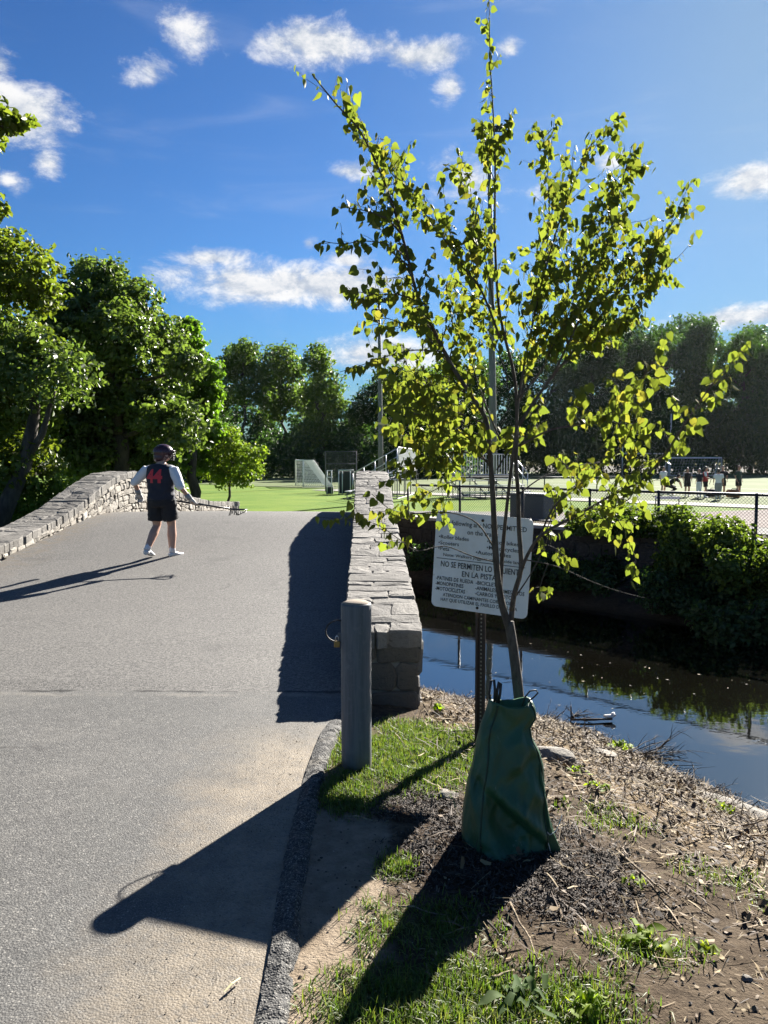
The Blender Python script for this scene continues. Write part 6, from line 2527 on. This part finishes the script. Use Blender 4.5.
# flecks drifting on the water
bm = bmesh.new()
rp = random.Random(17)
for _ in range(90):
    x, y = rp.uniform(1.2, 5.2), rp.uniform(7.2, 11.5)
    if float(H(x, y)) > WATER - .05: continue
    s_ = rp.uniform(.006, .022)
    a = rp.uniform(0, 3.1)
    ca, sa = math.cos(a) * s_, math.sin(a) * s_
    q_ = [bm.verts.new((x + u, y + v, WATER + .004)) for u, v in ((ca, sa), (-sa * .5, ca * .5), (-ca, -sa), (sa * .5, -ca * .5))]
    bm.faces.new(q_)
tag(obj('floating_flecks', bm, lit_m), 'small pale leaf flecks drifting on the dark water', 'flecks', kind='stuff')


# ------------------------------------------------------------------ rocks on the bank
def rock(label, px, py, z, sx, sy, sz, seed, group='rocks on the stream bank', rz=0.3):
    p = gnd(px, py, z)
    o = None
    bm = bmesh.new()
    bmesh.ops.create_icosphere(bm, subdivisions=4, radius=1)
    rr = random.Random(seed)
    off = Vector((rr.uniform(0, 50),) * 3)
    pl = [Vector((rr.gauss(0, 1), rr.gauss(0, 1), rr.gauss(.2, 1))).normalized() for _ in range(9)]
    for v in bm.verts:
        c = v.co.copy()
        for q in pl:
            dd = c.dot(q) - .74
            if dd > 0: c -= q * dd * .9
        c *= 1 + .10 * mnoise.noise(c * 1.8 + off) + .03 * mnoise.noise(c * 7 + off)
        v.co = Vector((c.x * sx, c.y * sy, c.z * sz))
    o = obj('rock', bm, rock_m, None, True, (p.x, p.y, float(HL(p.x, p.y)) + sz * .25))
    o.rotation_euler = (0, R(10), rz)
    tag(o, label, 'rock', group)
    return o


rock_m = stone_mat('grey bank rock', [(.19, .172, .145), (.25, .228, .195), (.22, .20, .17)])
rock('pale flat topped rock just right of the watering bag top', 556, 762, -.25, .155, .10, .075, 1, rz=-.6)
rock('rounded grey rock half buried in reeds near the floating branch', 603, 747, -.45, .12, .09, .04, 2)
rock('long low rock at the water edge by the right side of the photo', 735, 803, -.62, .36, .12, .035, 3, rz=-.5)
rock('small rock at the shore under the brush', 655, 762, -.6, .10, .07, .04, 4)
rock('small stone sunk in mulch between bollard and watering bag', 448, 790, -.02, .065, .05, .03, 5)
rock('pale pebble lying on the dirt at the right edge', 747, 965, 0, .022, .018, .010, 6)


# ------------------------------------------------------------------ sticks, brush and weeds
stick_m = bark('pale dry stick', (.13, .095, .06), (.33, .26, .17), 60)
dark_stick = bark('dark wet twig', (.022, .016, .012), (.07, .05, .036), 60)


def lying_stick(label, a, b_, r, mat, z=0.0, lift=.012, group='dry sticks on the ground'):
    pa, pb = gnd(*a, z), gnd(*b_, z)
    rr = random.Random(int(a[0] * 7 + a[1]))
    pts = []
    m = 6
    ctr_ = (pa + pb) / 2
    z0 = float(HL(ctr_.x, ctr_.y))
    perp = Vector((-(pb - pa).y, (pb - pa).x, 0)) * .04
    for i in range(m + 1):
        p = pa.lerp(pb, i / m) + perp * math.sin(math.pi * i / m) * rr.uniform(.3, 1)
        pts.append(Vector((p.x - ctr_.x, p.y - ctr_.y, float(HL(p.x, p.y)) + lift + r - z0)))
    bm = bmesh.new()
    tube(bm, pts, [r * (1 - .5 * i / m) for i in range(m + 1)], 6)
    o = obj('dry_stick', bm, mat, None, True, (ctr_.x, ctr_.y, z0))
    tag(o, label, 'stick', group)
    return o


lying_stick('long pale stick slanting down through the grass below the watering bag', (510, 907), (537, 962), .005, stick_m)
lying_stick('thin pale straw lying across the grass left of the long stick', (398, 909), (446, 915), .0035, stick_m)
lying_stick('short dark stick beside the upper end of the long pale stick', (487, 924), (500, 940), .005, dark_stick)
lying_stick('straight pale stick on bare soil right of the watering bag', (617, 832), (671, 884), .006, stick_m)
lying_stick('broken light stick near the bottom weeds', (492, 982), (514, 972), .006, stick_m)
lying_stick('pale straw lying flat right of the watering bag shadow', (540, 927), (566, 925), .004, stick_m)
lying_stick('thin stick crossing the dirt left of the mulch', (345, 818), (378, 823), .0045, stick_m)
lying_stick('grey stick lying at the right edge of the bank', (738, 818), (775, 845), .011, stick_m, -.3)
lying_stick('dark stick among the reeds at the right edge', (722, 820), (745, 850), .007, dark_stick, -.3)
lying_stick('pale broken stick on the grass between bollard and wall end', (396, 724), (412, 748), .006, stick_m)
# dry leaf blade on the road
p = gnd(232, 990, 0)
bm = bmesh.new()
v_ = [bm.verts.new(q) for q in ((-.02, -.03, 0), (-.004, .0, .006), (.018, .035, .002), (.024, .032, .002), (.006, -.004, .009), (-.014, -.034, .003))]
bm.faces.new((v_[0], v_[1], v_[4], v_[5]))
bm.faces.new((v_[1], v_[2], v_[3], v_[4]))
tag(obj('dry_leaf', bm, simple('pale dry leaf', (.50, .45, .25), .8), None, False, (p.x, p.y, .016)), 'pale dry willow leaf lying on the sandy road edge', 'leaf')


def brush(label, px, py, z, seed, n, L, spread, mat, group='dead brush at the water edge', up=.35, direction=None):
    p = gnd(px, py, z)
    base = Vector((p.x, p.y, max(float(HL(p.x, p.y)), WATER)))
    rr = random.Random(seed)
    bm = bmesh.new()
    for i in range(n):
        a = rr.uniform(-spread, spread)
        d0 = Vector(direction or (.85, .45, 0)).normalized()
        d = Vector((d0.x * math.cos(a) - d0.y * math.sin(a), d0.x * math.sin(a) + d0.y * math.cos(a), rr.uniform(-.05, up))).normalized()
        l = L * rr.uniform(.4, 1)
        pts = [Vector((rr.gauss(0, .05), rr.gauss(0, .05), 0))]
        for k in range(5):
            d = (d + Vector((rr.gauss(0, .16), rr.gauss(0, .16), rr.gauss(-.03, .10)))).normalized()
            q = pts[-1] + d * l / 5
            q.z = max(q.z, -.01)
            pts.append(q)
        r0 = rr.uniform(.003, .007)
        tube(bm, pts, [r0 * (1 - .8 * k / 5) for k in range(6)], 5)
        for _ in range(3):
            k = rr.randrange(1, 5)
            e = pts[k] + (d + Vector((rr.gauss(0, .6), rr.gauss(0, .6), rr.gauss(.2, .4)))).normalized() * l * .25
            tube(bm, [pts[k], (pts[k] + e) / 2 + Vector((0, 0, .01)), e], [r0 * .5, r0 * .35, r0 * .15], 4)
    o = obj('dead_branch', bm, mat, None, True, base)
    return tag(o, label, 'branch', group)


brush('spray of thin bare twigs reaching over the water from the shore', 640, 748, -.7, 1, 16, .62, .9, dark_stick)
brush('low twigs in the water left of the leafy clump', 572, 712, -.75, 2, 9, .35, 1.2, dark_stick)
brush('twigs standing in the litter behind the pale rock', 545, 705, -.6, 3, 7, .28, 1.6, dark_stick, up=1.1)
brush('bare twigs hanging over the shore above the long low rock', 700, 790, -.65, 4, 8, .30, 1.3, dark_stick, up=.8)
brush('broken brown stalks in the middle of the reed bank', 634, 785, -.5, 5, 8, .22, 3.0, dark_stick, up=1.6)
brush('dry stalks lying at the right end of the reed bank', 735, 835, -.4, 6, 12, .45, 2.5, stick_m, up=.25)
brush('dry stalks lying below the stone wall end', 455, 700, -.3, 7, 12, .35, 2.8, stick_m, up=.3)
# floating branch with a post like stub
p = at(592, 706, 7.15)
fb_ = tag(empty('floating_branch', (p.x, 7.15, WATER)), 'straight dark branch floating level on the water by the shore', 'branch')
bm = bmesh.new()
tube(bm, [(-.20, 0, .02), (.0, .0, .025), (.20, .02, .02)], .010, 7)
tube(bm, [(-.20, 0, -.02), (-.195, 0, .06), (-.20, .0, .15)], .007, 6)
obj('branch_wood', bm, dark_stick, fb_, True)
fm = tag(empty('foam_scrap', (at(609, 706, 7.2).x, 7.18, WATER + .03)), 'white scrap of foam caught on the floating branch', 'scrap')
bm = bmesh.new()
ellipsoid(bm, (0, 0, .015), .055, .03, .018, 10, 7)
ellipsoid(bm, (.04, .0, .03), .03, .02, .018, 8, 6)
for v in bm.verts: v.co += v.co * .3 * mnoise.noise(v.co * 40)
obj('foam', bm, simple('white foam', (.75, .74, .70), .8), fm, True)


def weed(label, px, py, z, n, L, W_, mat, seed, up=.6, group='leafy weeds', cat='weed'):
    p = gnd(px, py, z)
    base = Vector((p.x, p.y, float(HL(p.x, p.y))))
    rr = random.Random(seed)
    V, Fc = [], []
    for i in range(n):
        a = rr.uniform(0, 6.283)
        el = rr.uniform(.1, up)
        d = Vector((math.cos(a) * math.cos(el), math.sin(a) * math.cos(el), math.sin(el)))
        s = Vector((-math.sin(a), math.cos(a), rr.gauss(0, .25))).normalized()
        u = d.cross(s)
        if u.z < 0: u = -u
        l, w_ = L * rr.uniform(.5, 1.1), W_ * rr.uniform(.6, 1.1)
        o = Vector((rr.gauss(0, L * .25), rr.gauss(0, L * .25), 0))
        k = len(V)
        for t, q in ((0, .08), (.25, .34), (.5, .5), (.78, .38), (1, .04)):
            c = o + d * l * t + Vector((0, 0, -.45 * l * t * t)) + Vector((0, 0, .015 + .03 * rr.random()))
            c.z = max(c.z, .004)
            V += [c - s * w_ * q + u * w_ * q * .25, c, c + s * w_ * q + u * w_ * q * .25]
        for r0 in range(4):
            for c0 in range(2):
                j = k + r0 * 3 + c0
                Fc.append((j, j + 1, j + 4, j + 3))
    me = bpy.data.meshes.new('weed')
    me.from_pydata([tuple(v) for v in V], [], Fc)
    me.update()
    o = obj('weed', me, mat, None, True, base)
    return tag(o, label, cat, group)


weed_b = leaf_mat('bright weed leaf', [(.13, .20, .018), (.16, .23, .022), (.19, .24, .03)], (2.0, 2.0, .6), .55, .6, .12)
weed_d = leaf_mat('dull weed leaf', [(.05, .09, .026), (.065, .11, .03), (.085, .125, .04)], (1.6, 1.7, .8), .42, .7, .1)
weed('bright green broad leaved weed on the bare soil right of centre', 645, 936, 0, 20, .085, .036, weed_b, 1)
weed('small bright weed just right of the broad leaved weed', 708, 940, 0, 7, .05, .026, weed_b, 2)
weed('dock like weed with long narrow dull leaves at the bottom', 527, 1004, 0, 16, .13, .030, weed_d, 3, .7)
weed('tuft of green weeds at the bottom right of the dock like weed', 585, 1012, 0, 24, .085, .020, weed_b, 4, .9)
weed('small tuft of weeds on the soil above the broad leaved weed', 635, 872, 0, 8, .05, .02, weed_b, 5)
weed('leafy clump of green weeds at the water edge in the brush', 622, 735, -.6, 26, .12, .06, weed_b, 6, 1.0)
weed('bright weeds among the reeds in the middle of the bank', 600, 800, -.25, 22, .07, .03, weed_b, 7, .8)
weed('yellow green weeds among the reeds below the long low rock', 724, 812, -.5, 20, .08, .03, weed_b, 8, .9)
weed('yellow leafed weed at the foot of the stone wall end', 437, 705, -.1, 14, .07, .035, weed_b, 9, .9)
weed('green sprig beside the pale rock', 577, 772, -.2, 12, .06, .026, weed_b, 10, .9)

# last: no helper properties may stay on objects
for o in S.objects:
    for k_ in list(o.keys()):
        if k_ not in ('label', 'category', 'group', 'kind'):
            del o[k_]

# ------------------------------------------------------------------ haze volume, added for a soft sun veil and lifted far tones
bm = bmesh.new()
bmesh.ops.create_cube(bm, size=1)
bmesh.ops.scale(bm, vec=(320, 250, 42), verts=bm.verts)
bmesh.ops.translate(bm, vec=(0, 75, 18), verts=bm.verts)
hm = bpy.data.materials.new('added glare haze')
hm.use_nodes = True
ht = hm.node_tree
for n_ in list(ht.nodes): ht.nodes.remove(n_)
pv = ht.nodes.new('ShaderNodeVolumePrincipled')
pv.inputs['Color'].default_value = (.85, .92, 1, 1)
pv.inputs['Density'].default_value = HAZE
pv.inputs['Anisotropy'].default_value = .55
oo = ht.nodes.new('ShaderNodeOutputMaterial')
ht.links.new(pv.outputs[0], oo.inputs['Volume'])
tag(obj('haze', bm, hm), 'thin haze volume added for a veil of sun glare', 'haze', kind='stuff')
